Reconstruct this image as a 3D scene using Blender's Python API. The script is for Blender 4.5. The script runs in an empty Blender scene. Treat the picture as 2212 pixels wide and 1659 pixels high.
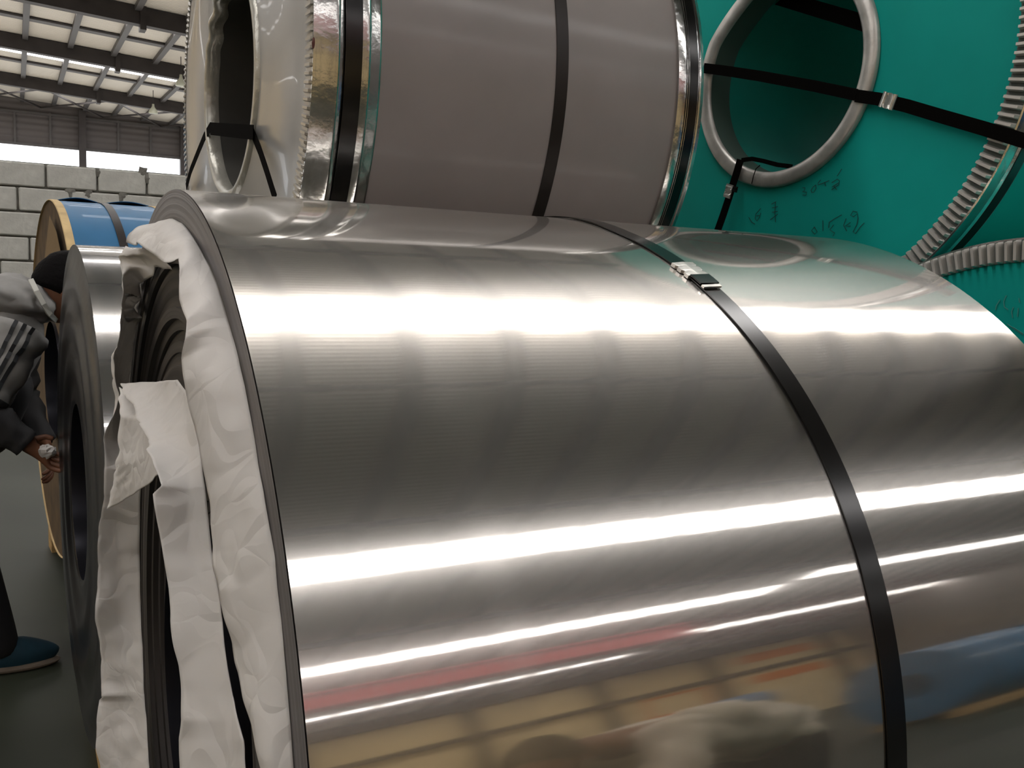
import bpy, bmesh, math, random
from mathutils import Vector, Matrix, Euler, noise
random.seed(7)
PI = math.pi
sc = bpy.context.scene
C = sc.collection

# ------------------------------------------------------------------ camera
FPX, CX, CY = 1953.7, 1106.0, 829.5
M = ((0.87779686, -0.47690612, 0.04509127), (-0.02402249, -0.13783553, -0.99016377), (0.47843034, 0.86807944, -0.13244806))
EYE = Vector((0.0, 0.0, 1.5))
cam = bpy.data.cameras.new('camera')
cam.sensor_width = 36.0
cam.lens = FPX / 2212.0 * 36.0
cam.clip_start = 0.02
cam.clip_end = 400
camo = bpy.data.objects.new('camera', cam)
C.objects.link(camo)
camo.matrix_world = Matrix(((M[0][0], -M[1][0], -M[2][0], EYE.x), (M[0][1], -M[1][1], -M[2][1], EYE.y),
                            (M[0][2], -M[1][2], -M[2][2], EYE.z), (0, 0, 0, 1)))
sc.camera = camo
# ------------------------------------------------------------------ light and exposure
sc.view_settings.view_transform = 'Standard'
sc.view_settings.look = 'None'
sc.view_settings.gamma = 1.0
sc.view_settings.use_curve_mapping = False
sc.view_settings.exposure = 0.0
world = bpy.data.worlds.new('overcast_sky')
sc.world = world
world.use_nodes = True
world.node_tree.nodes['Background'].inputs[0].default_value = (0.95, 0.97, 1.0, 1)
world.node_tree.nodes['Background'].inputs[1].default_value = 3.0
SKYLIGHT = 9.0
sc.cycles.max_bounces = 10
sc.cycles.diffuse_bounces = 5
sc.cycles.glossy_bounces = 6
sc.cycles.sample_clamp_indirect = 6.0
sc.cycles.caustics_reflective = False


# ------------------------------------------------------------------ helpers
def ray(px, py):
    a, b = (px - CX) / FPX, (py - CY) / FPX
    return Vector((M[0][0] * a + M[1][0] * b + M[2][0], M[0][1] * a + M[1][1] * b + M[2][1], M[0][2] * a + M[1][2] * b + M[2][2]))


def at_y(px, py, y):
    d = ray(px, py)
    return EYE + d * (y / d.y)


def at_plane(px, py, p, n):
    d = ray(px, py)
    return EYE + d * ((p - EYE).dot(n) / d.dot(n))


def at_x(px, py, x):
    return at_plane(px, py, Vector((x, 0, 0)), Vector((1, 0, 0)))


MATS = {}


def mat(name, col, rough=0.6, metal=0.0, emit=0.0, spec=0.5, noise_s=None, var=0.12, bump=0.0, bscale=40, coat=0.0, stretch=(1, 1, 1), trans=0.0, coat_r=0.03):
    if name in MATS:
        return MATS[name]
    m = bpy.data.materials.new(name)
    m.use_nodes = True
    nt = m.node_tree
    b = nt.nodes['Principled BSDF']
    b.inputs['Base Color'].default_value = (*col, 1)
    b.inputs['Roughness'].default_value = rough
    b.inputs['Metallic'].default_value = metal
    b.inputs['Specular IOR Level'].default_value = spec
    b.inputs['Coat Weight'].default_value = coat
    b.inputs['Coat Roughness'].default_value = coat_r
    if emit:
        b.inputs['Emission Color'].default_value = (*col, 1)
        b.inputs['Emission Strength'].default_value = emit
    tc = nt.nodes.new('ShaderNodeTexCoord')
    mp = nt.nodes.new('ShaderNodeMapping')
    mp.inputs['Scale'].default_value = stretch
    nt.links.new(tc.outputs['Object'], mp.inputs[0])
    if noise_s:
        n = nt.nodes.new('ShaderNodeTexNoise')
        n.inputs['Scale'].default_value = noise_s
        n.inputs['Detail'].default_value = 6
        nt.links.new(mp.outputs[0], n.inputs['Vector'])
        r = nt.nodes.new('ShaderNodeValToRGB')
        r.color_ramp.elements[0].position = 0.3
        r.color_ramp.elements[1].position = 0.7
        r.color_ramp.elements[0].color = (*[max(0, c * (1 - var)) for c in col], 1)
        r.color_ramp.elements[1].color = (*[min(1, c * (1 + var)) for c in col], 1)
        nt.links.new(n.outputs[0], r.inputs[0])
        nt.links.new(r.outputs[0], b.inputs['Base Color'])
    if bump:
        n2 = nt.nodes.new('ShaderNodeTexNoise')
        n2.inputs['Scale'].default_value = bscale
        n2.inputs['Detail'].default_value = 5
        nt.links.new(mp.outputs[0], n2.inputs['Vector'])
        bp = nt.nodes.new('ShaderNodeBump')
        bp.inputs['Strength'].default_value = bump
        bp.inputs['Distance'].default_value = 0.01
        nt.links.new(n2.outputs[0], bp.inputs['Height'])
        nt.links.new(bp.outputs[0], b.inputs['Normal'])
    if trans:
        b.inputs['Subsurface Weight'].default_value = 0
        t = nt.nodes.new('ShaderNodeBsdfTranslucent')
        t.inputs['Color'].default_value = (*col, 1)
        mx = nt.nodes.new('ShaderNodeMixShader')
        mx.inputs[0].default_value = trans
        nt.links.new(b.outputs[0], mx.inputs[1])
        nt.links.new(t.outputs[0], mx.inputs[2])
        nt.links.new(mx.outputs[0], nt.nodes['Material Output'].inputs[0])
    MATS[name] = m
    return m


def mesh(name, V, F, m, parent=None, world=False, smooth=False):
    me = bpy.data.meshes.new(name)
    if world and parent is not None:
        inv = mw(parent).inverted()
        V = [inv @ Vector(v) for v in V]
    me.from_pydata([tuple(v) for v in V], [], F)
    me.materials.append(m)
    if smooth:
        me.polygons.foreach_set('use_smooth', [True] * len(me.polygons))
    me.update()
    o = bpy.data.objects.new(name, me)
    C.objects.link(o)
    if parent is not None:
        o.parent = parent
    return o


def mw(o):
    m = Matrix.Translation(o.location) @ o.rotation_euler.to_matrix().to_4x4()
    return mw(o.parent) @ m if o.parent else m


def thing(name, label, cat, loc=(0, 0, 0), rz=0.0, group=None):
    o = bpy.data.objects.new(name, None)
    C.objects.link(o)
    o.location = loc
    o.rotation_euler = (0, 0, rz)
    o.empty_display_size = 0.1
    return tag(o, label, cat, group)


def tag(o, label, cat, group=None):
    o['label'] = label
    o['category'] = cat
    if group:
        o['group'] = group
    return o


def struct(o):
    o['kind'] = 'structure'
    return o


class MB:
    def __init__(s):
        s.V = []
        s.F = []

    def add(s, V, F):
        n = len(s.V)
        s.V += [Vector(v) for v in V]
        s.F += [tuple(i + n for i in f) for f in F]
        return s

    def box(s, a, b):
        (x0, y0, z0), (x1, y1, z1) = a, b
        return s.add([(x0, y0, z0), (x1, y0, z0), (x1, y1, z0), (x0, y1, z0), (x0, y0, z1), (x1, y0, z1), (x1, y1, z1), (x0, y1, z1)],
                     [(0, 3, 2, 1), (4, 5, 6, 7), (0, 1, 5, 4), (1, 2, 6, 5), (2, 3, 7, 6), (3, 0, 4, 7)])

    def bar(s, p, q, w, h, up=Vector((0, 0, 1))):
        p, q = Vector(p), Vector(q)
        d = (q - p).normalized()
        sd = d.cross(up)
        sd = sd.normalized() if sd.length > 1e-4 else Vector((1, 0, 0))
        u = sd.cross(d).normalized()
        V = []
        for c in (p, q):
            for a, b in ((-1, -1), (1, -1), (1, 1), (-1, 1)):
                V.append(c + sd * (a * w / 2) + u * (b * h / 2))
        return s.add(V, [(0, 1, 2, 3), (4, 7, 6, 5), (0, 4, 5, 1), (1, 5, 6, 2), (2, 6, 7, 3), (3, 7, 4, 0)])

    def lathe(s, prof, seg=128, cz=0.0, x0=0.0, wob=None):
        """profile [(x, r)] turned about the x axis through z=cz"""
        n = len(prof)
        V, F = [], []
        for k in range(seg):
            a = 2 * PI * k / seg
            for i, (x, r) in enumerate(prof):
                rr, xx = r, x
                if wob:
                    xx, rr = wob(i, x, r, a)
                V.append((x0 + xx, math.cos(a) * rr, cz + math.sin(a) * rr))
        for k in range(seg):
            k2 = (k + 1) % seg
            for i in range(n - 1):
                F.append((k * n + i, k * n + i + 1, k2 * n + i + 1, k2 * n + i))
        return s.add(V, F)

    def ribbon(s, pts, nrm, w, th):
        """flat strap through pts with face normals nrm, width w, thickness th"""
        P = [Vector(p) for p in pts]
        V, F = [], []
        n = len(P)
        for i, p in enumerate(P):
            t = (P[min(i + 1, n - 1)] - P[max(i - 1, 0)]).normalized()
            nn = Vector(nrm[i]).normalized()
            sd = t.cross(nn).normalized()
            nn = sd.cross(t).normalized()
            for a, b in ((-1, 0), (1, 0), (1, 1), (-1, 1)):
                V.append(p + sd * (a * w / 2) + nn * (b * th))
        for i in range(n - 1):
            for j in range(4):
                F.append((i * 4 + j, i * 4 + (j + 1) % 4, i * 4 + 4 + (j + 1) % 4, i * 4 + 4 + j))
        F += [(3, 2, 1, 0), (n * 4 - 4, n * 4 - 3, n * 4 - 2, n * 4 - 1)]
        return s.add(V, F)

    def tube(s, pts, r, seg=8):
        P = [Vector(p) for p in pts]
        n = len(P)
        V, F = [], []
        for i, p in enumerate(P):
            t = (P[min(i + 1, n - 1)] - P[max(i - 1, 0)]).normalized()
            u = t.cross(Vector((0.3, 0.2, 1))).normalized()
            v = t.cross(u)
            rr = r[i] if isinstance(r, (list, tuple)) else r
            for k in range(seg):
                a = 2 * PI * k / seg
                V.append(p + (u * math.cos(a) + v * math.sin(a)) * rr)
        for i in range(n - 1):
            for k in range(seg):
                F.append((i * seg + k, i * seg + (k + 1) % seg, i * seg + seg + (k + 1) % seg, i * seg + seg + k))
        F += [tuple(range(seg))[::-1], tuple(range((n - 1) * seg, n * seg))]
        return s.add(V, F)

    def build(s, name, m, parent=None, world=False, smooth=False):
        return mesh(name, s.V, s.F, m, parent, world, smooth)


def autosmooth(o, ang=35):
    me = o.data
    me.polygons.foreach_set('use_smooth', [True] * len(me.polygons))
    bm = bmesh.new()
    bm.from_mesh(me)
    bmesh.ops.recalc_face_normals(bm, faces=bm.faces)
    for e in bm.edges:
        if len(e.link_faces) == 2 and e.calc_face_angle(0) > math.radians(ang):
            e.smooth = False
    bm.to_mesh(me)
    bm.free()
    return o


# ------------------------------------------------------------------ materials
def steel_mirror(name, base, r1, r2, w_lo, w_hi, L, streaks=()):
    """rolled stainless sheet: sharp lobe plus a soft one from fine rolling scratches, stronger towards x=0"""
    m = bpy.data.materials.new(name)
    m.use_nodes = True
    nt = m.node_tree
    N = nt.nodes
    lk = nt.links.new
    a = N['Principled BSDF']
    a.inputs['Base Color'].default_value = (*base, 1)
    a.inputs['Metallic'].default_value = 1
    a.inputs['Roughness'].default_value = r1
    b = N.new('ShaderNodeBsdfPrincipled')
    b.inputs['Base Color'].default_value = (*[min(1, c * 1.05) for c in base], 1)
    b.inputs['Metallic'].default_value = 1
    b.inputs['Roughness'].default_value = r2
    # rolling scratches run round the coil, so the reflection is smeared along its axis
    tg = N.new('ShaderNodeTangent')
    tg.direction_type = 'RADIAL'
    tg.axis = 'X'
    c = N.new('ShaderNodeBsdfPrincipled')
    c.inputs['Base Color'].default_value = (*base, 1)
    c.inputs['Metallic'].default_value = 1
    c.inputs['Roughness'].default_value = 0.36
    c.inputs['Anisotropic'].default_value = 0.0
    for s, an in ((a, 0.85), (b, 0.96)):
        s.inputs['Anisotropic'].default_value = an
        s.inputs['Anisotropic Rotation'].default_value = 0.25
        lk(tg.outputs[0], s.inputs['Tangent'])
    mx = N.new('ShaderNodeMixShader')
    tc = N.new('ShaderNodeTexCoord')
    sep = N.new('ShaderNodeSeparateXYZ')
    lk(tc.outputs['Object'], sep.inputs[0])
    mr = N.new('ShaderNodeMapRange')
    mr.inputs['From Min'].default_value = 0
    mr.inputs['From Max'].default_value = L
    mr.inputs['To Min'].default_value = w_lo
    mr.inputs['To Max'].default_value = w_hi
    lk(sep.outputs[0], mr.inputs['Value'])
    # circumferential grain: noise stretched around the coil
    mp = N.new('ShaderNodeMapping')
    mp.inputs['Scale'].default_value = (260, 3, 3)
    lk(tc.outputs['Object'], mp.inputs[0])
    ns = N.new('ShaderNodeTexNoise')
    ns.inputs['Scale'].default_value = 1.0
    ns.inputs['Detail'].default_value = 4
    lk(mp.outputs[0], ns.inputs['Vector'])
    sm = N.new('ShaderNodeMath')
    sm.operation = 'MULTIPLY_ADD'
    sm.inputs[1].default_value = 0.12
    lk(ns.outputs[0], sm.inputs[0])
    lk(mr.outputs[0], sm.inputs[2])
    last = sm
    for (cx, sig, amp) in streaks:
        wob = N.new('ShaderNodeTexNoise')
        wob.inputs['Scale'].default_value = 2.5
        lk(tc.outputs['Object'], wob.inputs['Vector'])
        p = N.new('ShaderNodeMath'); p.operation = 'MULTIPLY_ADD'; p.inputs[1].default_value = 0.12
        lk(wob.outputs[0], p.inputs[0]); lk(sep.outputs[0], p.inputs[2])
        q = N.new('ShaderNodeMath'); q.operation = 'SUBTRACT'; q.inputs[1].default_value = cx + 0.06
        lk(p.outputs[0], q.inputs[0])
        q2 = N.new('ShaderNodeMath'); q2.operation = 'ABSOLUTE'
        lk(q.outputs[0], q2.inputs[0])
        q3 = N.new('ShaderNodeMapRange'); q3.interpolation_type = 'SMOOTHSTEP'
        q3.inputs['From Min'].default_value = 0
        q3.inputs['From Max'].default_value = sig
        q3.inputs['To Min'].default_value = amp
        q3.inputs['To Max'].default_value = 0
        lk(q2.outputs[0], q3.inputs['Value'])
        ad = N.new('ShaderNodeMath'); ad.operation = 'ADD'
        lk(last.outputs[0], ad.inputs[0]); lk(q3.outputs[0], ad.inputs[1])
        last = ad
    lk(last.outputs[0], mx.inputs[0])
    lk(a.outputs[0], mx.inputs[1])
    lk(b.outputs[0], mx.inputs[2])
    mx2 = N.new('ShaderNodeMixShader')
    mx2.inputs[0].default_value = 0.12
    lk(mx.outputs[0], mx2.inputs[1])
    lk(c.outputs[0], mx2.inputs[2])
    lk(mx2.outputs[0], N['Material Output'].inputs[0])
    # gentle waviness of the sheet and fine grain
    wv = N.new('ShaderNodeTexNoise')
    wv.inputs['Scale'].default_value = 2.2
    wv.inputs['Detail'].default_value = 1
    lk(tc.outputs['Object'], wv.inputs['Vector'])
    bp = N.new('ShaderNodeBump')
    bp.inputs['Strength'].default_value = 0.25
    bp.inputs['Distance'].default_value = 0.003
    lk(wv.outputs[0], bp.inputs['Height'])
    for s in (a, b):
        lk(bp.outputs[0], s.inputs['Normal'])
    return m


M_main = steel_mirror('rolled_stainless', (0.61, 0.58, 0.54), 0.055, 0.27, 0.42, 0.10, 1.2, streaks=((0.20, 0.035, 0.12),))
M_slit = steel_mirror('rolled_stainless_slit', (0.60, 0.59, 0.58), 0.07, 0.26, 0.35, 0.35, 0.3)
M_strap = mat('strap_black', (0.004, 0.0035, 0.003), 0.20, 0.0, spec=0.5, noise_s=30, var=0.3)
M_strapm = mat('strap_black_matte', (0.004, 0.0035, 0.003), 0.9, 0.0, spec=0.03)
M_strapb = mat('strap_brown', (0.016, 0.011, 0.009), 0.4, 0.3)
M_seal = mat('galvanised_seal', (0.62, 0.60, 0.56), 0.32, 0.9, noise_s=60, var=0.2)
M_galv = mat('galvanised_guard', (0.62, 0.62, 0.60), 0.16, 1.0, noise_s=9, var=0.35, bump=0.25, bscale=14)
M_ring = mat('bore_ring_metal', (0.50, 0.48, 0.45), 0.42, 0.6, noise_s=22, var=0.2, bump=0.3, bscale=18)
M_paper = mat('interleaf_paper', (0.76, 0.735, 0.70), 0.85, noise_s=6, var=0.06, bump=0.25, bscale=25, trans=0.22)
M_wrapgrey = mat('grey_wrap', (0.33, 0.298, 0.285), 0.42, noise_s=5, var=0.08, bump=0.05, bscale=4, spec=0.4, coat=0.22, coat_r=0.14)
M_facegrey = mat('pale_grey_end_cover', (0.375, 0.37, 0.35), 0.28, noise_s=5, var=0.08, bump=0.02, bscale=3, coat=0.15)
M_teal = mat('teal_end_cover', (0.003, 0.35, 0.295), 0.6, noise_s=4, var=0.08, spec=0.15)
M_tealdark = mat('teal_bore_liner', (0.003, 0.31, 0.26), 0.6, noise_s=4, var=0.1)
M_blue = mat('blue_wrap', (0.012, 0.115, 0.25), 0.45, noise_s=6, var=0.12, coat=0.1)
M_card = mat('beige_cardboard', (0.52, 0.38, 0.19), 0.8, noise_s=14, var=0.2)
M_carddark = mat('brown_cardboard', (0.09, 0.055, 0.022), 0.85, noise_s=9, var=0.4)
M_wood = mat('pine_wood', (0.42, 0.27, 0.11), 0.75, noise_s=8, var=0.3, stretch=(1, 1, 6))
M_beam = mat('dark_steel_beam', (0.035, 0.030, 0.030), 0.6, 0.1, noise_s=3, var=0.2)
M_purlin = mat('grey_steel_purlin', (0.07, 0.066, 0.066), 0.55, 0.2)
M_black = mat('hair_black', (0.003, 0.0025, 0.0025), 0.8, spec=0.1, bump=0.5, bscale=60)
M_ink = mat('marker_ink', (0.003, 0.035, 0.035), 0.7)
M_chalk = mat('chalk', (0.05, 0.28, 0.25), 0.8)
M_skin = mat('skin', (0.20, 0.085, 0.045), 0.5, noise_s=10, var=0.08)
M_hole = mat('rust_spot', (0.08, 0.012, 0.006), 0.8)
M_block = mat('aerated_concrete', (0.50, 0.50, 0.46), 0.9, noise_s=9, var=0.10, bump=0.6, bscale=22)
M_mortar = mat('mortar', (0.17, 0.165, 0.145), 0.95, noise_s=14, var=0.3, bump=0.5)
M_roof = mat('roof_sheet', (0.66, 0.615, 0.54), 0.5, 0.1)
M_floor = mat('green_floor_paint', (0.024, 0.028, 0.018), 0.5, noise_s=1.5, var=0.2, spec=0.3)
M_clad = mat('brown_cladding', (0.085, 0.075, 0.075), 0.6)
M_cream = mat('cream_wall', (0.86, 0.66, 0.36), 0.8, noise_s=1.0, var=0.12)
M_red = mat('crane_red', (0.42, 0.03, 0.035), 0.5)
M_orange = mat('orange_banner', (0.85, 0.22, 0.02), 0.6)
sky = bpy.data.materials.new('translucent_skylight_sheet')
sky.use_nodes = True
_b = sky.node_tree.nodes['Principled BSDF']
_b.inputs['Base Color'].default_value = (0.8, 0.8, 0.8, 1)
_b.inputs['Emission Color'].default_value = (1.0, 0.965, 0.95, 1)
_b.inputs['Emission Strength'].default_value = SKYLIGHT
# fine crinkles of the paper
nt = M_paper.node_tree
tc = nt.nodes.new('ShaderNodeTexCoord')
vo = nt.nodes.new('ShaderNodeTexVoronoi')
vo.feature = 'DISTANCE_TO_EDGE'
vo.inputs['Scale'].default_value = 16
nz = nt.nodes.new('ShaderNodeTexNoise')
nz.inputs['Scale'].default_value = 7
mxv = nt.nodes.new('ShaderNodeMixRGB')
mxv.inputs[0].default_value = 0.25
nt.links.new(tc.outputs['Object'], nz.inputs['Vector'])
nt.links.new(tc.outputs['Object'], mxv.inputs[1])
nt.links.new(nz.outputs['Color'], mxv.inputs[2])
nt.links.new(mxv.outputs[0], vo.inputs['Vector'])
bp = nt.nodes.new('ShaderNodeBump')
bp.inputs['Strength'].default_value = 0.30
bp.inputs['Distance'].default_value = 0.02
nt.links.new(vo.outputs['Distance'], bp.inputs['Height'])
nt.links.new(bp.outputs[0], nt.nodes['Principled BSDF'].inputs['Normal'])
# corrugation of the roof sheet and of the cladding: fine relief
for mm, sc_, ax in ((M_roof, 26.0, 'Y'), (M_clad, 12.0, 'Z')):
    nt = mm.node_tree
    tc = nt.nodes.new('ShaderNodeTexCoord')
    w = nt.nodes.new('ShaderNodeTexWave')
    w.bands_direction = ax
    w.inputs['Scale'].default_value = sc_ / 10
    nt.links.new(tc.outputs['Object'], w.inputs['Vector'])
    bp = nt.nodes.new('ShaderNodeBump')
    bp.inputs['Strength'].default_value = 0.6
    bp.inputs['Distance'].default_value = 0.04
    nt.links.new(w.outputs['Fac'], bp.inputs['Height'])
    nt.links.new(bp.outputs[0], nt.nodes['Principled BSDF'].inputs['Normal'])


# wound strip edges: fine concentric lines
def winding_mat(name, c0, c1, rough, k=70.0):
    m = bpy.data.materials.new(name)
    m.use_nodes = True
    nt = m.node_tree
    b = nt.nodes['Principled BSDF']
    b.inputs['Metallic'].default_value = 0.6
    b.inputs['Roughness'].default_value = rough
    tc = nt.nodes.new('ShaderNodeTexCoord')
    mp = nt.nodes.new('ShaderNodeMapping')
    mp.inputs['Scale'].default_value = (0, 1, 1)
    nt.links.new(tc.outputs['Object'], mp.inputs[0])
    ln = nt.nodes.new('ShaderNodeVectorMath')
    ln.operation = 'LENGTH'
    nt.links.new(mp.outputs[0], ln.inputs[0])
    cb = nt.nodes.new('ShaderNodeCombineXYZ')
    nt.links.new(ln.outputs['Value'], cb.inputs[0])
    n = nt.nodes.new('ShaderNodeTexNoise')
    n.noise_dimensions = '3D'
    n.inputs['Scale'].default_value = k
    n.inputs['Detail'].default_value = 5
    nt.links.new(cb.outputs[0], n.inputs['Vector'])
    r = nt.nodes.new('ShaderNodeValToRGB')
    r.color_ramp.elements[0].position = 0.35
    r.color_ramp.elements[1].position = 0.65
    r.color_ramp.elements[0].color = (*c0, 1)
    r.color_ramp.elements[1].color = (*c1, 1)
    nt.links.new(n.outputs[0], r.inputs[0])
    nt.links.new(r.outputs[0], b.inputs['Base Color'])
    bp = nt.nodes.new('ShaderNodeBump')
    bp.inputs['Strength'].default_value = 0.5
    bp.inputs['Distance'].default_value = 0.004
    nt.links.new(n.outputs[0], bp.inputs['Height'])
    nt.links.new(bp.outputs[0], b.inputs['Normal'])
    return m


M_wind = winding_mat('wound_strip_edges', (0.13, 0.12, 0.12), (0.20, 0.185, 0.19), 0.42)
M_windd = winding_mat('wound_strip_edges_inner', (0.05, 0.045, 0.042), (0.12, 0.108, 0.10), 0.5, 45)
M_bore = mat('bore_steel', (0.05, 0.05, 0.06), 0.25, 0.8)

# ------------------------------------------------------------------ building
ZE = 1.5


def sstep(a, b, x):
    t = max(0.0, min(1.0, (x - a) / (b - a)))
    return t * t * (3 - 2 * t)


def roofz(x, y):
    return ZE + 6.0 - 0.055 * sstep(8, 22, y) * max(-12.0, min(14.0, x))


XL, XR, YB, YF = -22.0, 24.0, -21.0, 45.0
DW0 = 13.3
struct(MB().box((XL - 1, YB - 1, -0.2), (XR + 1, DW0, 0.0)).build('floor', M_floor))
struct(MB().box((XL - 20, DW0, -0.2), (XR + 20, YF + 50, -0.01)).build('bounce_ground', mat('bounce_concrete', (0.5, 0.49, 0.46), 0.9)))  # pale ground added from the block wall on, to bounce light onto the far roof
skylights = [(2.08, 2.99), (-6.0, -4.93), (-12.2, -11.3), (-18.75, -17.9), (9.6, 10.4), (16.0, 16.8), (19.5, 20.3), (25.4, 26.9), (32.6, 34.4), (40.5, 41.4)]  # hidden strips around the first far rafter are added to brighten the far bays
skylights_e = [(2.08, 2.99), (-6.0, -4.93), (-11.1, -10.3), (-16.4, -15.6), (9.6, 10.4), (16.0, 16.8), (19.5, 20.3), (25.4, 26.9), (32.6, 34.4), (40.5, 41.4)]  # repeats the hidden strips added for light in the far bays


def roof_strips(x0, x1, lights):
    lights = sorted(lights)
    y = YB
    xs = [x0 + (x1 - x0) * i / 6 for i in range(7)]
    segs = []
    for a, b in lights:
        segs.append((y, a, 0))
        segs.append((a, b, 1))
        y = b
    segs.append((y, YF, 0))
    # the strip over the coils is a skylight lowered below the purlins to keep its reflection unbroken, with sheeting above it
    segs = [(a, b, 2 if (kind and a == 2.08) else kind) for a, b, kind in segs] + [(2.08, 2.99, 0)]
    for a, b, kind in segs:
        ny = max(1, int((b - a) / 1.2))
        V, F = [], []
        for j in range(ny + 1):
            yy = a + (b - a) * j / ny
            for xx in xs:
                V.append((xx, yy, roofz(xx, yy) - (0.24 if kind == 2 else 0.0)))
        n = len(xs)
        for j in range(ny):
            for i in range(n - 1):
                F.append((j * n + i, (j + 1) * n + i, (j + 1) * n + i + 1, j * n + i + 1))
        m0 = len(V)
        V += [(v[0], v[1], v[2] + 0.05) for v in V]
        F += [tuple(k + m0 for k in f[::-1]) for f in F]
        o = mesh('skylight_sheet' if kind else 'ceiling', V, F, sky if kind else M_roof)
        struct(o)


roof_strips(XL, 14.0, skylights)
roof_strips(14.0, XR, skylights_e)
# walls
mb = MB().box((XL, YB - 0.3, 0), (XR, YB, ZE + 6.1))
struct(mb.build('wall_back', M_cream))
struct(MB().box((XL - 0.3, YB, 0), (XL, YF, ZE + 6.9)).build('wall_left', M_cream))
M_greywall = mat('grey_render', (0.24, 0.22, 0.21), 0.9, noise_s=1.3, var=0.15)
struct(MB().box((XR, YB, 0), (XR + 0.3, YF, ZE + 6.1)).build('wall_right', M_greywall))
# far gable: cladding with an open strip below it, down to the yard
mb = MB()
V = []
for x in [XL + (XR - XL) * i / 10 for i in range(11)]:
    V += [(x, YF, ZE + 4.05), (x, YF, roofz(x, YF) + 0.02), (x, YF + 0.08, ZE + 4.05), (x, YF + 0.08, roofz(x, YF) + 0.02)]
F = []
for i in range(10):
    a = i * 4
    F += [(a, a + 4, a + 5, a + 1), (a + 3, a + 7, a + 6, a + 2), (a + 2, a + 6, a + 4, a), (a + 1, a + 5, a + 7, a + 3)]
gable = struct(mb.add(V, F).build('wall_far', M_clad))
for i in range(9):
    x = 2.69 - 4.2 * 3 + 4.2 * i
    if XL < x < XR:
        struct(MB().box((x - 0.14, YF - 0.35, 0), (x + 0.14, YF - 0.02, roofz(x, YF) - 0.1)).build('trim_gable_post', M_beam))
for zz in (5.42, 4.1):
    struct(MB().box((XL, YF - 0.12, ZE + zz - 0.05), (XR, YF - 0.01, ZE + zz + 0.05)).build('trim_gable_rail', M_purlin))
for i in range(22):
    x = -8 + i * 1.35
    struct(MB().box((x - 0.04, YF - 0.09, ZE + 4.05), (x + 0.04, YF - 0.01, ZE + 5.5)).build('trim_cladding_stud', M_purlin))
# rafters along x
rafters = [-18.0, -13.8, -9.2, -3.75, 0.27, 5.6, 12.0, 18.6, 25.05, 31.4, 38.75]


def rafter(y):
    near = y < 20
    dep = 0.20 if near else 0.42
    wid = 0.12 if near else 0.3
    n = 12
    V = []
    for i in range(n + 1):
        x = XL + (XR - XL) * i / n
        z = roofz(x, y) - (0.13 if near else 0.02)
        V += [(x, y - wid / 2, z), (x, y + wid / 2, z), (x, y + wid / 2, z - dep), (x, y - wid / 2, z - dep)]
    F = []
    for i in range(n):
        a = i * 4
        for j in range(4):
            F.append((a + j, a + (j + 1) % 4, a + 4 + (j + 1) % 4, a + 4 + j))
    F += [(0, 3, 2, 1), (n * 4, n * 4 + 1, n * 4 + 2, n * 4 + 3)]
    o = mesh('trim_rafter', V, F, M_beam)
    struct(o)
    xs = (2.0, 4.6, 7.4) if near else (2.9, 9.0)
    for x in xs:   # bolted splice plates
        s_ = 0.13 if near else 0.24
        z = roofz(x, y) - (0.13 if near else 0.02) - dep
        pl = MB().box((x - 0.07, y - wid / 2 - 0.05, z - s_ * 0.5), (x + 0.07, y + wid / 2 + 0.05, z + dep + s_ * 0.2))
        mesh('splice_plate', pl.V, pl.F, M_beam, o)


for y in rafters:
    rafter(y)
# purlins along y
def purlin(x, y0, y1, w, h, dz=0.0):
    n = max(2, int((y1 - y0) / 2.5))
    V = []
    for i in range(n + 1):
        y = y0 + (y1 - y0) * i / n
        z = roofz(x, y) - 0.004 - dz
        V += [(x - w / 2, y, z), (x + w / 2, y, z), (x + w / 2, y, z - h), (x - w / 2, y, z - h)]
    F = []
    for i in range(n):
        a = i * 4
        for j in range(4):
            F.append((a + j, a + (j + 1) % 4, a + 4 + (j + 1) % 4, a + 4 + j))
    F += [(0, 3, 2, 1), (n * 4, n * 4 + 1, n * 4 + 2, n * 4 + 3)]
    struct(mesh('trim_purlin', V, F, M_purlin))


for i in range(-25, 22):
    x = 2.815 + i * 0.985
    if XL < x < XR:
        purlin(x, YB, 20.5, 0.17, 0.15)
for i in range(-9, 16):
    x = 0.40 + i * 1.19
    if XL < x < XR:
        purlin(x, 20.6, YF, 0.15, 0.13)
# dark strips across the roof and bracing rods in the far bays
for y in (22.6, 28.7, 35.6):
    mb = MB()
    n = 10
    for i in range(n):
        xa, xb = -8 + 2.4 * i, -8 + 2.4 * (i + 1)
        mb.bar((xa, y, roofz(xa, y) - 0.05), (xb, y, roofz(xb, y) - 0.05), 0.35, 0.05)
    struct(mb.build('trim_roof_strip', M_purlin))
for i in range(5):
    xa = -1.3 + i * 2.4
    xb = xa + 2.4
    for p, q in (((xa, 39.2), (xb, 44.7)), ((xb, 39.2), (xa, 44.7))):
        mb = MB()
        mb.bar((p[0], p[1], roofz(*p) - 0.28), (q[0], q[1], roofz(*q) - 0.28), 0.06, 0.06)
        struct(mb.build('trim_bracing_rod', M_beam))
# half-height block wall, block by block
DW = 13.2
wall = struct(MB().box((-7.5, DW + 0.015, 0), (9.3, DW + 0.22, ZE + 0.985)).build('wall_blocks', M_mortar))


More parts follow.
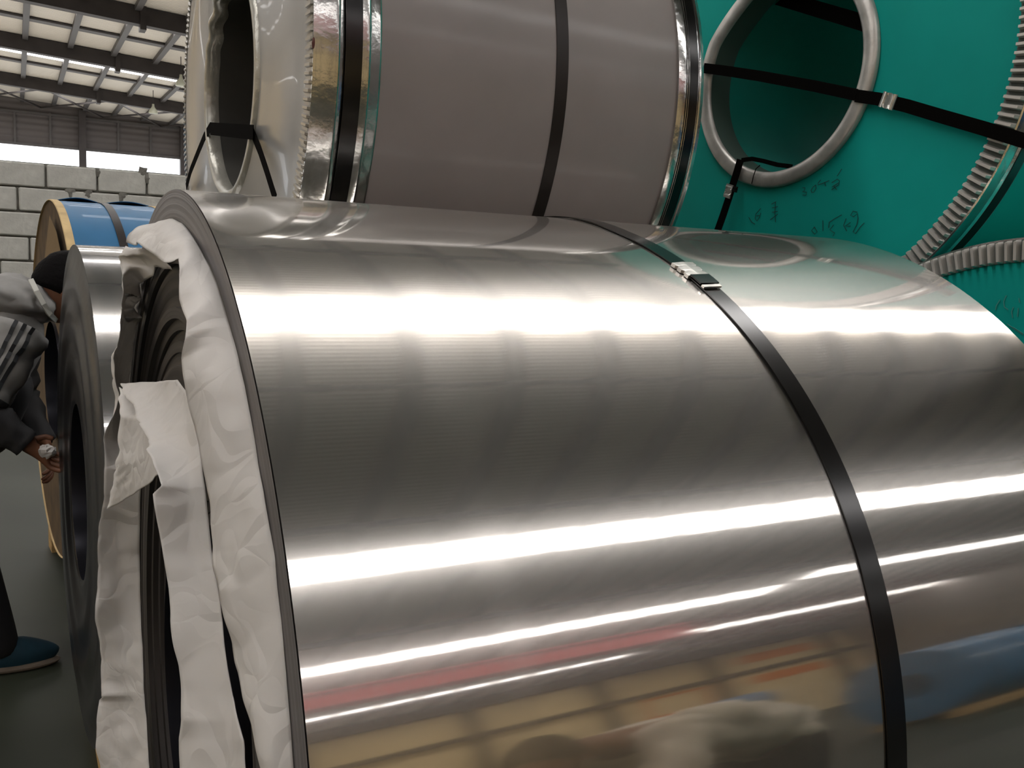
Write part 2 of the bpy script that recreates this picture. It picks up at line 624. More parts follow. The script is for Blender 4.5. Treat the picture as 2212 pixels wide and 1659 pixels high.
def block_mesh(seed, w, h):
    rnd = random.Random(seed)
    bm = bmesh.new()
    bmesh.ops.create_cube(bm, size=1.0)
    for v in bm.verts:
        v.co = Vector((v.co.x * w + rnd.uniform(-0.006, 0.006), v.co.y * 0.06, v.co.z * h + rnd.uniform(-0.006, 0.006)))
    bmesh.ops.bevel(bm, geom=[e for e in bm.edges if e.is_boundary is False], offset=0.014, segments=1, affect='EDGES')
    me = bpy.data.meshes.new('block')
    bm.to_mesh(me)
    bm.free()
    me.materials.append(M_block)
    return me


bms = [block_mesh(i, 0.572, 0.287) for i in range(6)]
H = 0.3105
offs = [0.36, 0.04, 0.33, 0.16, 0.42, 0.1, 0.36, 0.07]
for r in range(8):
    ztop = ZE + 0.985 - r * H
    for k in range(-13, 16):
        xc = offs[r] + 0.6 * k + 0.3
        if -7.2 < xc < 9.0:
            o = bpy.data.objects.new('block', bms[(r * 5 + k * 3) % 6])
            C.objects.link(o)
            o.parent = wall
            o.location = (xc, DW - 0.005, ztop - H / 2)
# smeared mortar patches on the joints
for (px, py) in ((213, 372), (318, 385), (308, 372), (150, 415), (190, 421), (265, 424)):
    p = at_y(px, py, DW - 0.03)
    V = [(p.x, DW - 0.042, p.z)]
    n = 9
    rr = random.Random(px)
    for k in range(n):
        a = 2 * PI * k / n
        q = rr.uniform(0.04, 0.085)
        V.append((p.x + math.cos(a) * q, DW - 0.028, p.z + math.sin(a) * q * 1.1))
    mesh('mortar_smear', V, [(0, 1 + (k + 1) % n, 1 + k) for k in range(n)], M_mortar, wall)
# back wall: dark columns, rail, and banners (seen mirrored in the coil)
for i, x in enumerate((-14.0, -9.0, -4.0, 1.0, 5.5, 10.0, 14.0, 17.9, 22.9)):
    struct(MB().box((x - 0.22, YB + 0.0, 0), (x + 0.22, YB + 0.35, ZE + 6.1)).build('trim_wall_column', M_beam))
struct(MB().box((XL, YB, ZE + 3.1), (XR, YB + 0.3, ZE + 3.4)).build('trim_wall_rail', M_beam))
struct(MB().box((XL, YB, ZE + 5.3), (XR, YB + 0.3, ZE + 6.1)).build('trim_wall_head', M_beam))

# pendant lamps in the far bays
def pendant(p, label):
    t = thing('pendant_lamp', label, 'lamp', p, 0, 'pendant lamps under the roof')
    prof = [(0.0, 0.015), (0.0, 0.16), (0.02, 0.165), (0.12, 0.14), (0.2, 0.07), (0.26, 0.045), (0.34, 0.04), (0.34, 0.001)]
    V, F = [], []
    seg = 20
    for k in range(seg):
        a = 2 * PI * k / seg
        for z, r in prof:
            V.append((math.cos(a) * r, math.sin(a) * r, z))
    n = len(prof)
    for k in range(seg):
        for i in range(n - 1):
            F.append((k * n + i, ((k + 1) % seg) * n + i, ((k + 1) % seg) * n + i + 1, k * n + i + 1))
    mesh('lamp_shade', V, F, mat('enamel_shade', (0.45, 0.47, 0.38), 0.4), t, smooth=True)
    zr = roofz(p[0], p[1]) - p[2]
    MB().tube([(0, 0, 0.33), (0, 0, zr)], 0.012).build('cord', M_beam, t)


p = at_y(331, 245, 37)
pendant((p.x, p.y, p.z), 'pale bell-shaped pendant lamp hanging under the cross bracing')
p = at_y(391, 186, 30)
pendant((p.x, p.y, p.z), 'dark bell-shaped pendant lamp below the bright skylight strip')

# ------------------------------------------------------------------ main stainless coil
R0, X0, W0 = 0.75, 0.193, 1.2186
YC0, ZC0 = 1.35, ZE - 0.6708
coil = thing('stainless_coil', 'large shiny unwrapped stainless steel coil with one black strap and paper hanging from its end', 'coil', (X0, YC0, ZC0 - R0))
body = MB().lathe([(0.0, R0), (W0 * 0.25, R0), (W0 * 0.5, R0), (W0 * 0.75, R0), (W0, R0)], 384, 0, 0)
o = body.build('outer_sheet', M_main, coil, smooth=True)
o.location = (0, 0, R0)
o2 = MB()
rr = random.Random(3)
prof = [(0.0, R0), (-0.001, R0 - 0.01), (0.0, 0.70), (0.004, 0.69)]
r = 0.69
x = 0.004
while r > 0.27:
    r2 = max(0.262, r - rr.uniform(0.008, 0.022))
    x2 = max(0.0, min(0.07, x + rr.uniform(-0.008, 0.012)))
    prof += [(x2, r - 0.001), (x2 + 0.001, r2)]
    r, x = r2, x2
prof += [(x + 0.002, 0.254)]
o = MB().lathe(prof, 256).build('wound_end', M_windd, coil)
o.location = (0, 0, R0)
autosmooth(o, 30)
o = MB().lathe([(-0.0012, R0 - 0.0005), (-0.0016, R0 - 0.03), (-0.0012, 0.690), (0.003, 0.688)], 256).build('outer_laps', M_wind, coil)
o.location = (0, 0, R0)
autosmooth(o, 30)
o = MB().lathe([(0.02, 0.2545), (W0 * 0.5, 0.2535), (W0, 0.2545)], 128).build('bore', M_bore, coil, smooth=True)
o.location = (0, 0, R0)
o = MB().lathe([(W0, R0 - 0.001), (W0 + 0.001, 0.5), (W0, 0.254)], 128).build('wound_end', M_wind, coil, smooth=True)
o.location = (0, 0, R0)


def hit_main(px, py, R=R0):
    d = ray(px, py)
    cy, cz = YC0, ZC0 - ZE
    a = d.y ** 2 + d.z ** 2
    b = -(d.y * cy + d.z * cz)
    c = cy * cy + cz * cz - R * R
    D = b * b - a * c
    t = (-b - math.sqrt(max(D, 0))) / a
    P = d * t
    return P.x, math.atan2(P.z - cz, P.y - cy), EYE + P


# strap runs slightly skew round the coil
sp = [(1450, 560), (1560, 640), (1625, 735), (1700, 850), (1780, 960), (1835, 1080), (1880, 1200), (1905, 1320), (1923, 1480), (1929, 1655)]
xa = [hit_main(*q)[:2] for q in sp]
xa.sort(key=lambda t: t[1])


def strap_x(a):
    a = a % (2 * PI)
    if a <= xa[0][1]:
        return xa[0][0] + (a - xa[0][1]) * (xa[1][0] - xa[0][0]) / (xa[1][1] - xa[0][1]) * 0.3
    if a >= xa[-1][1]:
        return xa[-1][0]
    for i in range(len(xa) - 1):
        if xa[i][1] <= a <= xa[i + 1][1]:
            t = (a - xa[i][1]) / (xa[i + 1][1] - xa[i][1])
            return xa[i][0] * (1 - t) + xa[i + 1][0] * t
    return xa[-1][0]


# smooth fit by a quadratic least squares through the samples
def quad(samples):
    n = len(samples)
    S = [[0.0] * 4 for _ in range(3)]
    for x, a in samples:
        v = (1, a, a * a)
        for i in range(3):
            for j in range(3):
                S[i][j] += v[i] * v[j]
            S[i][3] += v[i] * x
    for i in range(3):
        p = S[i][i]
        S[i] = [q / p for q in S[i]]
        for j in range(3):
            if j != i:
                f = S[j][i]
                S[j] = [u - f * w for u, w in zip(S[j], S[i])]
    return [S[i][3] for i in range(3)]


xa2 = [(x, a % (2 * PI)) for x, a in xa]
qc = quad(xa2)
amin, amax = min(a for _, a in xa2), max(a for _, a in xa2)


def sx(a):
    b = max(amin - 0.15, min(amax + 0.1, a % (2 * PI) if a % (2 * PI) > 0.5 else a % (2 * PI) + 0.0))
    return qc[0] + qc[1] * b + qc[2] * b * b


pts, nr = [], []
for k in range(241):
    a = 2 * PI * k / 240
    x = sx(a if a > 0.3 and a < 5.6 else (0.3 if a < 1 else 0.3))
    if a > amax:
        t = min(1, (a - amax) / 2.0)
        x = sx(amax) * (1 - t) + sx(max(0.3, amin - 0.15)) * t
    n = Vector((0, math.cos(a), math.sin(a)))
    pts.append(Vector((x, YC0, ZC0)) + n * (R0 + 0.0012))
    nr.append(n)
st = MB().ribbon(pts, nr, 0.031, 0.0016).build('strap', M_strap, coil, world=True)
autosmooth(st, 40)


# seal on the strap: notched metal clip, and the loose strap end below it
def strap_frame(a):
    n = Vector((0, math.cos(a), math.sin(a)))
    p = Vector((sx(a), YC0, ZC0)) + n * (R0 + 0.003)
    da = 0.01
    n2 = Vector((0, math.cos(a + da), math.sin(a + da)))
    p2 = Vector((sx(a + da), YC0, ZC0)) + n2 * (R0 + 0.003)
    t = (p2 - p).normalized()
    s = t.cross(n).normalized()
    return p, t, s, n


a0 = hit_main(1470, 575)[1] % (2 * PI)
a1 = hit_main(1548, 622)[1] % (2 * PI)
am = a0 + (a1 - a0) * 0.62
N_ = 14
V, F = [], []
for i in range(N_ + 1):
    a = a0 + (am - a0) * i / N_
    p, t, s, n = strap_frame(a)
    w = 0.0205
    if i in (4, 9, 10):
        w = 0.0165
    lift = 0.0030
    V += [p - s * w - n * 0.002, p - s * w + n * lift, p + n * (lift + 0.001), p + s * w + n * lift, p + s * w - n * 0.002]
for i in range(N_):
    for j in range(4):
        F.append((i * 5 + j, i * 5 + j + 1, i * 5 + 6 + j, i * 5 + 5 + j))
F += [(0, 1, 2, 3, 4), tuple(N_ * 5 + j for j in (4, 3, 2, 1, 0))]
o = mesh('seal', V, F, M_seal, st, world=True)
o['label'] = 'galvanised strap seal with crimp notches'
P_, N2 = [], []
for i in range(6):
    a = am + (a1 - am) * (0.0 + i / 5)
    p, t, s, n = strap_frame(a)
    P_.append(p + n * 0.003)
    N2.append(n)
MB().ribbon(P_, N2, 0.036, 0.002).build('strap_end', M_strap, st, world=True)
P_, N2 = [], []
for i in range(3):
    a = a1 + (a1 - am) * (0.1 + 0.12 * i)
    p, t, s, n = strap_frame(a)
    P_.append(p + n * 0.001)
    N2.append(n)
MB().ribbon(P_, N2, 0.034, 0.003).build('seal_lip', M_seal, st, world=True)


# ---- interleaf paper: crumpled ribbons hanging out of the windings on the left face
def resample(L, n):
    d = [0]
    for i in range(1, len(L)):
        d.append(d[-1] + (Vector(L[i][:2]) - Vector(L[i - 1][:2])).length)
    out = []
    for k in range(n):
        s = d[-1] * k / (n - 1)
        i = 1
        while i < len(L) - 1 and d[i] < s:
            i += 1
        t = (s - d[i - 1]) / max(1e-9, d[i] - d[i - 1])
        out.append([L[i - 1][c] * (1 - t) + L[i][c] * t for c in range(len(L[0]))])
    return out


def paper(name, A, B, seed, nl=150, nw=16, amp=0.007, bulge=0.01, parent=coil):
    """ribbon between edge A and edge B; each point is (px, py, x-plane)"""
    PA = [at_x(a[0], a[1], a[2]) for a in resample(A, nl)]
    PB = [at_x(b[0], b[1], b[2]) for b in resample(B, nl)]
    V, F = [], []
    for i in range(nl):
        t = (PA[min(i + 1, nl - 1)] - PA[max(i - 1, 0)]).normalized()
        ac = (PB[i] - PA[i])
        nrm = t.cross(ac).normalized()
        for j in range(nw):
            u = j / (nw - 1)
            p = PA[i].lerp(PB[i], u)
            q = p * 9.0 + Vector((seed * 3.7, 0, seed))
            # creased: ridged noise elongated along the ribbon
            r1 = 1 - abs(noise.noise(Vector((q.x * 2.2, q.y * 0.7, q.z * 0.7)))) * 2
            r2 = 1 - abs(noise.noise(q * 1.9 + Vector((5, 1, 2)))) * 2
            r3 = noise.noise(q * 4.5)
            k = math.sin(PI * u)
            p = p + nrm * ((r1 * 1.0 + r2 * 0.6 + r3 * 0.3 - 0.9) * amp * (0.25 + 0.75 * u) + bulge * k)
            V.append(p)
    for i in range(nl - 1):
        for j in range(nw - 1):
            F.append((i * nw + j, i * nw + j + 1, (i + 1) * nw + j + 1, (i + 1) * nw + j))
    o = mesh(name, V, F, M_paper, parent, world=True, smooth=True)
    sol = o.modifiers.new('thick', 'SOLIDIFY')
    sol.thickness = 0.0006
    return o


XF = X0 - 0.003
A1 = [(317, 485), (345, 478), (374, 474), (395, 483), (413, 505), (431, 534), (453, 574), (468, 610), (486, 668), (500, 718), (515, 773), (529, 834), (542, 906), (556, 1000), (569, 1060), (581, 1131), (593, 1210), (601, 1298), (609, 1377), (617, 1457), (625, 1556), (633, 1659), (643, 1800)]
B1 = [(274, 525, .155), (300, 528, .15), (330, 548, .15), (356, 566, .15), (385, 559, .16), (388, 588, .155), (386, 646, .150), (403, 689, .150), (402, 740, .148), (399, 780, .148), (406, 830, .148), (414, 900, .150), (428, 964, .152), (440, 1040, .154), (448, 1079, .155), (458, 1199, .156), (478, 1278, .158), (494, 1397, .160), (518, 1496, .163), (545, 1596, .167), (556, 1659, .168), (575, 1800, .17)]
paper('paper_ribbon', [(a, b, XF) for a, b in A1], B1, 1.0, 220, 18, 0.0065, -0.006)
A2 = [(381, 820, .170), (403, 849, .170), (420, 910, .168), (434, 990, .168), (446, 1079, .168), (458, 1199, .168), (474, 1300, .168), (486, 1400, .168), (500, 1500, .168), (525, 1600, .17), (530, 1659, .17), (545, 1800, .17)]
B2 = [(258, 828, .150), (276, 859, .140), (290, 885, .135), (308, 925, .13), (337, 1000, .128), (349, 1052, .126), (331, 1071, .118), (345, 1159, .122), (359, 1238, .126), (371, 1338, .128), (383, 1437, .13), (391, 1556, .13), (384, 1596, .128), (387, 1659, .128), (395, 1800, .128)]
paper('paper_ribbon', A2, B2, 4.0, 180, 20, 0.008, 0.004)
A3 = [(372, 583), (334, 577), (330, 597), (301, 613), (305, 646), (290, 664), (306, 686), (294, 707), (289, 740), (285, 780), (279, 830), (283, 900), (296, 960), (306, 1010), (303, 1079), (301, 1199), (303, 1318), (307, 1397), (311, 1477), (315, 1556), (321, 1659), (330, 1800)]
B3 = [(276, 528, .165), (262, 548, .155), (252, 556, .150), (268, 613, .155), (263, 653, .15), (260, 707, .15), (254, 751, .148), (242, 773, .140), (251, 816, .146), (252, 852, .146), (238, 900, .14), (228, 940, .135), (226, 1000, .132), (224, 1079, .13), (212, 1139, .122), (210, 1238, .12), (212, 1357, .12), (214, 1477, .12), (216, 1508, .12), (209, 1512, .116), (210, 1659, .114), (212, 1800, .11)]
paper('paper_ribbon', [(a, b, XF) for a, b in A3], B3, 7.0, 200, 14, 0.010, 0.010)
# dark fold behind the second ribbon
A4 = [(300, 845, .16), (330, 905, .155), (345, 960, .15), (348, 1020, .15)]
B4 = [(256, 835, .145), (262, 900, .135), (250, 1000, .13), (228, 1100, .125)]
paper('paper_ribbon', A4, B4, 9.0, 60, 12, 0.006, 0.01)
# skid
sk = thing('wooden_skid', 'pine skid under the large shiny coil', 'skid', (X0, YC0, 0))
MB().box((0.05, -0.45, 0.0), (W0 - 0.05, -0.33, 0.14)).build('cradle_block', M_wood, sk)
MB().box((0.05, 0.33, 0.0), (W0 - 0.05, 0.45, 0.14)).build('cradle_block', M_wood, sk)
for k in range(3):
    MB().box((0.1 + k * 0.45, -0.33, 0.0), (0.2 + k * 0.45, 0.33, 0.07)).build('crosspiece', M_wood, sk)

# ------------------------------------------------------------------ slit coil behind, on the left
RS = 0.708
slit = thing('slit_coil', 'narrower bare steel coil standing behind the hanging paper', 'coil', (0.1445, 2.83, 0.08), 0.033)
WS = 0.30
o = MB().lathe([(0.0, RS), (0.1, RS), (0.2, RS), (WS, RS)], 256).build('outer_sheet', M_slit, slit, smooth=True)
o.location = (0, 0, RS)
prof = [(0.0, RS)]
for k in range(1, 30):
    r = RS - k * (RS - 0.262) / 29
    prof.append((0.004 * math.sin(k * 0.8) - 0.012 * math.sin(PI * k / 29), r))
prof.append((0.0, 0.254))
o = MB().lathe(prof, 192).build('wound_end', mat('dark_rolled_edge', (0.07, 0.068, 0.072), 0.28, 0.85, noise_s=4, var=0.2, bump=0.3, bscale=5), slit, smooth=True)
o.location = (0, 0, RS)
o = MB().lathe([(0.0, 0.254), (WS, 0.253)], 96).build('bore', M_bore, slit, smooth=True)
o.location = (0, 0, RS)
o = MB().lathe([(WS, RS), (WS, 0.254)], 96).build('wound_end', M_wind, slit)
o.location = (0, 0, RS)
sk = thing('wooden_skid', 'rough pine skid under the narrow bare coil', 'skid', (0.1445, 2.83, 0))
MB().box((0.03, -0.40, 0.0), (0.34, -0.3, 0.13)).build('cradle_block', M_wood, sk)
MB().box((0.03, 0.3, 0.0), (0.34, 0.40, 0.13)).build('cradle_block', M_wood, sk)
MB().box((0.03, -0.3, 0.0), (0.11, 0.3, 0.068)).build('crosspiece', M_wood, sk)

# ------------------------------------------------------------------ generic banding helpers
def ring_strap(R, x, w, th, seg=180):
    pts, nr = [], []
    for k in range(seg + 1):
        a = 2 * PI * k / seg
        n = Vector((0, math.cos(a), math.sin(a)))
        pts.append(Vector((x, 0, R)) + n * (0 + 1) * 0 + Vector((0, 0, 0)))
        pts[-1] = Vector((x, math.cos(a) * (R_eff[0] + th * 0.3), R_c[0] + math.sin(a) * (R_eff[0] + th * 0.3)))
        nr.append(n)
    return MB().ribbon(pts, nr, w, th)


R_eff, R_c = [1.0], [1.0]
# ------------------------------------------------------------------ grey wrapped coil, upper tier
S1 = 0.945
RG, WG, YG = 0.622 * S1, 0.939 * S1, 0.025
gx, gy, gz = 0.474 * S1, 2.327 * S1, ZE + 0.398 * S1
grey = thing('wrapped_coil', 'grey-wrapped coil with silver edge guards stacked behind the shiny coil', 'coil', (gx, gy, gz - RG), YG)
o = MB().lathe([(0.0, RG), (WG / 3, RG), (2 * WG / 3, RG), (WG, RG)], 256).build('wrapper', M_wrapgrey, grey, smooth=True)
o.location = (0, 0, RG)
BR = 0.254 * S1
# pale end cover, dished, with a pleated outer edge
def gwob(i, x, r, a):
    return x + 0.002 * math.sin(3 * a + 1) * (1 if 1 < i < 7 else 0), r


o = MB().lathe([(0.0, RG - 0.004), (-0.002, RG - 0.03), (0.006, RG - 0.06), (0.016, RG - 0.12), (0.018, RG - 0.18), (0.012, RG - 0.24), (0.002, BR + 0.06), (-0.006, BR + 0.025), (-0.008, BR + 0.012)], 192, wob=gwob).build('end_cover', M_facegrey, grey, smooth=True)
o.location = (0, 0, RG)


def pleats(r0, r1, x0, x1, n, dep, m, parent, Rc, name='pleated_rim', gap=True):
    """ring of radial ribs between r0 and r1, standing dep proud of the end"""
    V, F = [], []
    for k in range(n):
        for q, (da, dx) in enumerate(((0.0, 0), (0.14, 1), (0.46, 1), (0.60, 0))):
            a = 2 * PI * (k + da) / n
            for r, x in ((r0, x0), (r0 + 0.003, x0 - dep * dx), (r1 - 0.004, x1 - dep * dx), (r1, x1)):
                V.append((x, math.cos(a) * r, Rc + math.sin(a) * r))
    t = n * 4
    for k in range(t):
        k2 = (k + 1) % t
        for j in range(3):
            F.append((k * 4 + j, k * 4 + j + 1, k2 * 4 + j + 1, k2 * 4 + j))
    o = mesh(name, V, F, m, parent)
    o.data.materials.append(mat('pleat_valley_shade', (0.09, 0.11, 0.10), 0.6))  # darker valleys paint in the shade and teal reflection between the ribs
    for i, p_ in enumerate(o.data.polygons):
        if gap and (i // 3) % 4 == 3:
            p_.material_index = 1
    return autosmooth(o, 30)


pleats(RG - 0.026, RG + 0.003, -0.003, -0.001, 250, 0.004, mat('pale_pleat', (0.42, 0.40, 0.36), 0.3, 0.5), grey, RG, gap=False)
# bore lip of rolled foil, slightly irregular
def lip(i, x, r, a):
    k = max(0.0, -math.cos(a - 2.9)) * 0 + (1.0 if 0.3 < a < 1.5 else 0.0) * math.sin((a - 0.3) / 1.2 * PI) if 0.3 < a < 1.5 else 0.0
    return x + k * 0.004 * math.sin(23 * a), r + (0.004 * k * math.sin(19 * a + 2)) * (1 if 0 < i < 4 else 0)


o = MB().lathe([(-0.006, BR + 0.022), (-0.014, BR + 0.016), (-0.016, BR + 0.006), (-0.010, BR - 0.002), (0.0, BR - 0.004), (0.018, BR - 0.003)], 160, wob=lip).build('bore_lip', mat('foil_lip', (0.45, 0.44, 0.39), 0.3, 0.4, bump=0.4, bscale=30), grey, smooth=True)
o.location = (0, 0, RG)
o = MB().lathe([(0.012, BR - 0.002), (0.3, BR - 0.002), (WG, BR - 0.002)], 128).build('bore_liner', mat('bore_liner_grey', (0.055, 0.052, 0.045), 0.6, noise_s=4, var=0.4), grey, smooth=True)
o.location = (0, 0, RG)
o = MB().lathe([(WG, RG - 0.002), (WG + 0.002, BR)], 128).build('end_cover', M_facegrey, grey, smooth=True)
o.location = (0, 0, RG)
# edge guards: stepped bands with rolled beads
for x0, wd in ((0.0, 0.128), (WG - 0.072, 0.074)):
    pr = [(x0 - 0.001, RG), (x0 - 0.001, RG + 0.006), (x0 + wd * 0.05, RG + 0.008), (x0 + wd * 0.30, RG + 0.007), (x0 + wd * 0.34, RG + 0.011), (x0 + wd * 0.38, RG + 0.007), (x0 + wd * 0.74, RG + 0.007), (x0 + wd * 0.78, RG + 0.011), (x0 + wd * 0.83, RG + 0.006), (x0 + wd * 0.95, RG + 0.005), (x0 + wd, RG)]
    o = MB().lathe(pr, 256).build('edge_guard', M_galv, grey)
    o['label'] = 'silver sheet-metal edge guard'
    o.location = (0, 0, RG)
    autosmooth(o, 40)


def cyl_strap(parent, Rc, R, x, w, th, m, tilt=0.0, name='strap'):
    pts, nr = [], []
    for k in range(193):
        a = 2 * PI * k / 192
        n = Vector((0, math.cos(a), math.sin(a)))
        pts.append(Vector((x + tilt * math.cos(a), n.y * R, Rc + n.z * R)))
        nr.append(n)
    o = MB().ribbon(pts, nr, w, th).build(name, m, parent)
    return autosmooth(o, 40)


cyl_strap(grey, RG, RG + 0.009, 0.072, 0.031, 0.0015, M_strap)
cyl_strap(grey, RG, RG + 0.001, 0.515, 0.028, 0.0015, M_strapb)
cyl_strap(grey, RG, RG + 0.009, WG - 0.036, 0.028, 0.0015, M_strap)


def face_strap(parent, pix, off, w, m=M_strapm, name='strap', plane_x=0.0, th=0.0015):
    """strap lying on the end plane of a coil, traced through pixels"""
    Mw = mw(parent)
    n = (Mw.to_3x3() @ Vector((-1, 0, 0))).normalized()
    P = [at_plane(px, py, Mw @ Vector((plane_x - off, 0, 0)), n) for px, py in pix]
    return MB().ribbon(P, [n] * len(P), w, th).build(name, m, parent, world=True)


face_strap(grey, [(403, 404), (412, 370), (428, 330), (442, 296), (456, 273)], 0.012, 0.022)
# across the bore the strap stands on edge, catching the far lip first
Mw = mw(grey)
nn = (Mw.to_3x3() @ Vector((-1, 0, 0))).normalized()
pa = at_plane(456, 278, Mw @ Vector((-0.018, 0, 0)), nn)
pb = at_plane(548, 286, Mw @ Vector((-0.018, 0, 0)), nn)
MB().ribbon([pa, pa.lerp(pb, 0.5), pb], [nn] * 3, 0.030, 0.0015).build('strap', M_strapm, grey, world=True)
face_strap(grey, [(547, 288), (562, 325), (577, 370), (590, 412), (596, 430)], 0.014, 0.022)
# rust dot on the guard edge
p = at_plane(677, 93, mw(grey) @ Vector((-0.004, 0, 0)), nn)
V = [p] + [p + Vector((0, math.cos(k * PI / 6), math.sin(k * PI / 6))) * 0.010 - Vector((0.003, 0, 0)) * 0 for k in range(12)]
V[0] = p - Vector((0.003, 0, 0))
mesh('rust_spot', V, [(0, 1 + k, 1 + (k + 1) % 12) for k in range(12)], M_hole, grey, world=True)


# ------------------------------------------------------------------ teal coils
def teal_coil(label, loc, yaw, Ro, Ri, W, bore_ring, group):
    t = thing('teal_coil', label, 'coil', (loc[0], loc[1], loc[2] - Ro), yaw, group)
    Bi, Bo = 0.258, 0.300
    o = MB().lathe([(0.0, Ri + 0.004), (-0.002, Ri - 0.1), (-0.002, Bo + 0.05), (0.0, Bo - 0.01)], 192).build('end_cover', M_teal, t, smooth=True)
    o.location = (0, 0, Ro)
    pleats(Ri, Ro, -0.002, -0.002, int(2 * PI * Ro / 0.0188), 0.013, mat('galvanised_pleats', (0.66, 0.64, 0.60), 0.38, 0.5, noise_s=12, var=0.15), t, Ro)
    pr = [(-0.001, Ro), (0.0, Ro + 0.004), (0.004, Ro + 0.005), (0.035, Ro + 0.004), (0.04, Ro + 0.008), (0.046, Ro + 0.004), (0.085, Ro + 0.003), (0.09, Ro - 0.001)]
    o = MB().lathe(pr, 256).build('edge_guard', M_galv, t)
    o.location = (0, 0, Ro)
    autosmooth(o, 40)
    o = MB().lathe([(0.08, Ro - 0.001), (W / 2, Ro - 0.001), (W, Ro - 0.001)], 192).build('wrapper', M_teal, t, smooth=True)
    o.location = (0, 0, Ro)
    cyl_strap(t, Ro, Ro + 0.005, 0.062, 0.030, 0.0015, M_strap)
    cyl_strap(t, Ro, Ro + 0.0005, W * 0.5, 0.030, 0.0015, M_strap)
    if bore_ring:
        def bl(i, x, r, a):
            d = math.degrees(a) % 360
            k = 1.0
            bend = 0.0
            # the ring is bent inwards at its upper far side
            if 25 < d < 75:
                bend = -0.014 * math.sin((d - 25) / 50 * PI)
            return x, r + bend * (1 if i > 0 else 0.6)
        o = MB().lathe([(-0.002, Bo), (-0.012, Bo - 0.001), (-0.016, Bo - 0.005), (-0.018, Bo - 0.022), (-0.017, Bi + 0.008), (-0.012, Bi + 0.001), (-0.004, Bi)], 224, wob=bl).build('bore_ring', M_ring, t, smooth=True)
        o.location = (0, 0, Ro)
        o = MB().lathe([(-0.004, Bi), (0.03, Bi - 0.0005), (0.07, Bi - 0.001)], 224, wob=bl).build('bore_lip_shadow', mat('lip_shadow_green', (0.06, 0.095, 0.08), 0.5), t, smooth=True)  # darker green paints in the shadow just inside the bore lip
        o.location = (0, 0, Ro)
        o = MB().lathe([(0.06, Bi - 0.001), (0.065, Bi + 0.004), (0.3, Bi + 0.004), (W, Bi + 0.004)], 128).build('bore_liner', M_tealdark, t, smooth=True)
        o.location = (0, 0, Ro)
    else:
        o = MB().lathe([(0.0, Bi + 0.01), (W, Bi)], 96).build('bore_liner', M_tealdark, t, smooth=True)
        o.location = (0, 0, Ro)
    return t


TY = 0.077
teal = teal_coil('teal coil on the upper tier with a silver bore ring and crossing black straps', (1.823, 1.881, ZE + 0.536), TY, 0.680, 0.635, 1.1, True, None)
teal2 = teal_coil('teal coil on the lower tier, only its ribbed rim and scratched face showing', (1.75, 1.048, ZE - 0.672), 0.0, 0.766, 0.722, 1.1, False, None)
# straps over the upper teal face
face_strap(teal, [(1520, 147), (1560, 152), (1640, 164), (1760, 186), (1850, 205)], 0.022, 0.028)
face_strap(teal, [(1850, 207), (1898, 214), (1960, 229), (2030, 250), (2120, 276), (2212, 304), (2260, 318)], 0.022, 0.030)
face_strap(teal, [(1600, 345), (1592, 372), (1583, 400), (1574, 430), (1562, 466), (1548, 505), (1535, 545)], 0.023, 0.026)
face_strap(teal, [(1602, 346), (1625, 343), (1650, 348), (1680, 356), (1712, 360)], -0.02, 0.012)
face_strap(teal, [(1630, -20), (1700, 0), (1780, 24), (1874, 52)], -0.10, 0.040)
Mt = mw(teal)
tn = (Mt.to_3x3() @ Vector((-1, 0, 0))).normalized()


def seal_on(parent, c, d2, w, l, off, name='seal'):
    n = (mw(parent).to_3x3() @ Vector((-1, 0, 0))).normalized()
    P = mw(parent) @ Vector((-off, 0, 0))
    a = at_plane(c[0], c[1], P, n)
    b = at_plane(d2[0], d2[1], P, n)
    t = (b - a).normalized()
    s = t.cross(n)
    V, F = [], []
    N = 10
    for i in range(N + 1):
        q = a + t * (l * (i / N - 0.5))
        ww = w / 2 * (0.90 if i in (3, 7) else 1.0)
        h = 0.004 + (0.0015 if i in (2, 3, 7, 8) else 0)
        V += [q - s * ww, q - s * ww + n * h, q - s * ww * 0.5 + n * (h - (0.002 if i in (3, 7) else 0)), q + s * ww * 0.5 + n * (h - (0.002 if i in (3, 7) else 0)), q + s * ww + n * h, q + s * ww]
    for i in range(N):
        for j in range(5):
            F.append((i * 6 + j, i * 6 + j + 1, i * 6 + 7 + j, i * 6 + 6 + j))
    F += [tuple(range(6)), tuple(N * 6 + k for k in (5, 4, 3, 2, 1, 0))]
    return mesh(name, V, F, M_seal, parent, world=True)


seal_on(teal, (1920, 218), (1960, 229), 0.036, 0.040, 0.023)
seal_on(teal, (1575, 413), (1566, 445), 0.026, 0.038, 0.024)
o = seal_on(teal, (1589, 409), (1586, 422), 0.016, 0.016, 0.024, 'strap_end')
o.data.materials.clear()
o.data.materials.append(M_strap)
# ring seam
P = [at_plane(px, py, Mt @ Vector((-0.0205, 0, 0)), tn) for px, py in ((1624, 397), (1628, 380), (1633, 365), (1642, 357))]
MB().ribbon(P, [tn] * 4, 0.003, 0.0008).build('ring_seam', M_strap, teal, world=True)


def writing(parent, strokes, m, w, name='handwriting', off=0.0035):
    Mw = mw(parent)
    n = (Mw.to_3x3() @ Vector((-1, 0, 0))).normalized()
    for s in strokes:
        P = [at_plane(px, py, Mw @ Vector((-off, 0, 0)), n) for px, py in s]
        MB().ribbon(P, [n] * len(P), w, 0.0004).build(name, m, parent, world=True)


def zs(s, ox=1600, oy=350, k=7.373):
    return [(ox + a / k, oy + b / k) for a, b in s]


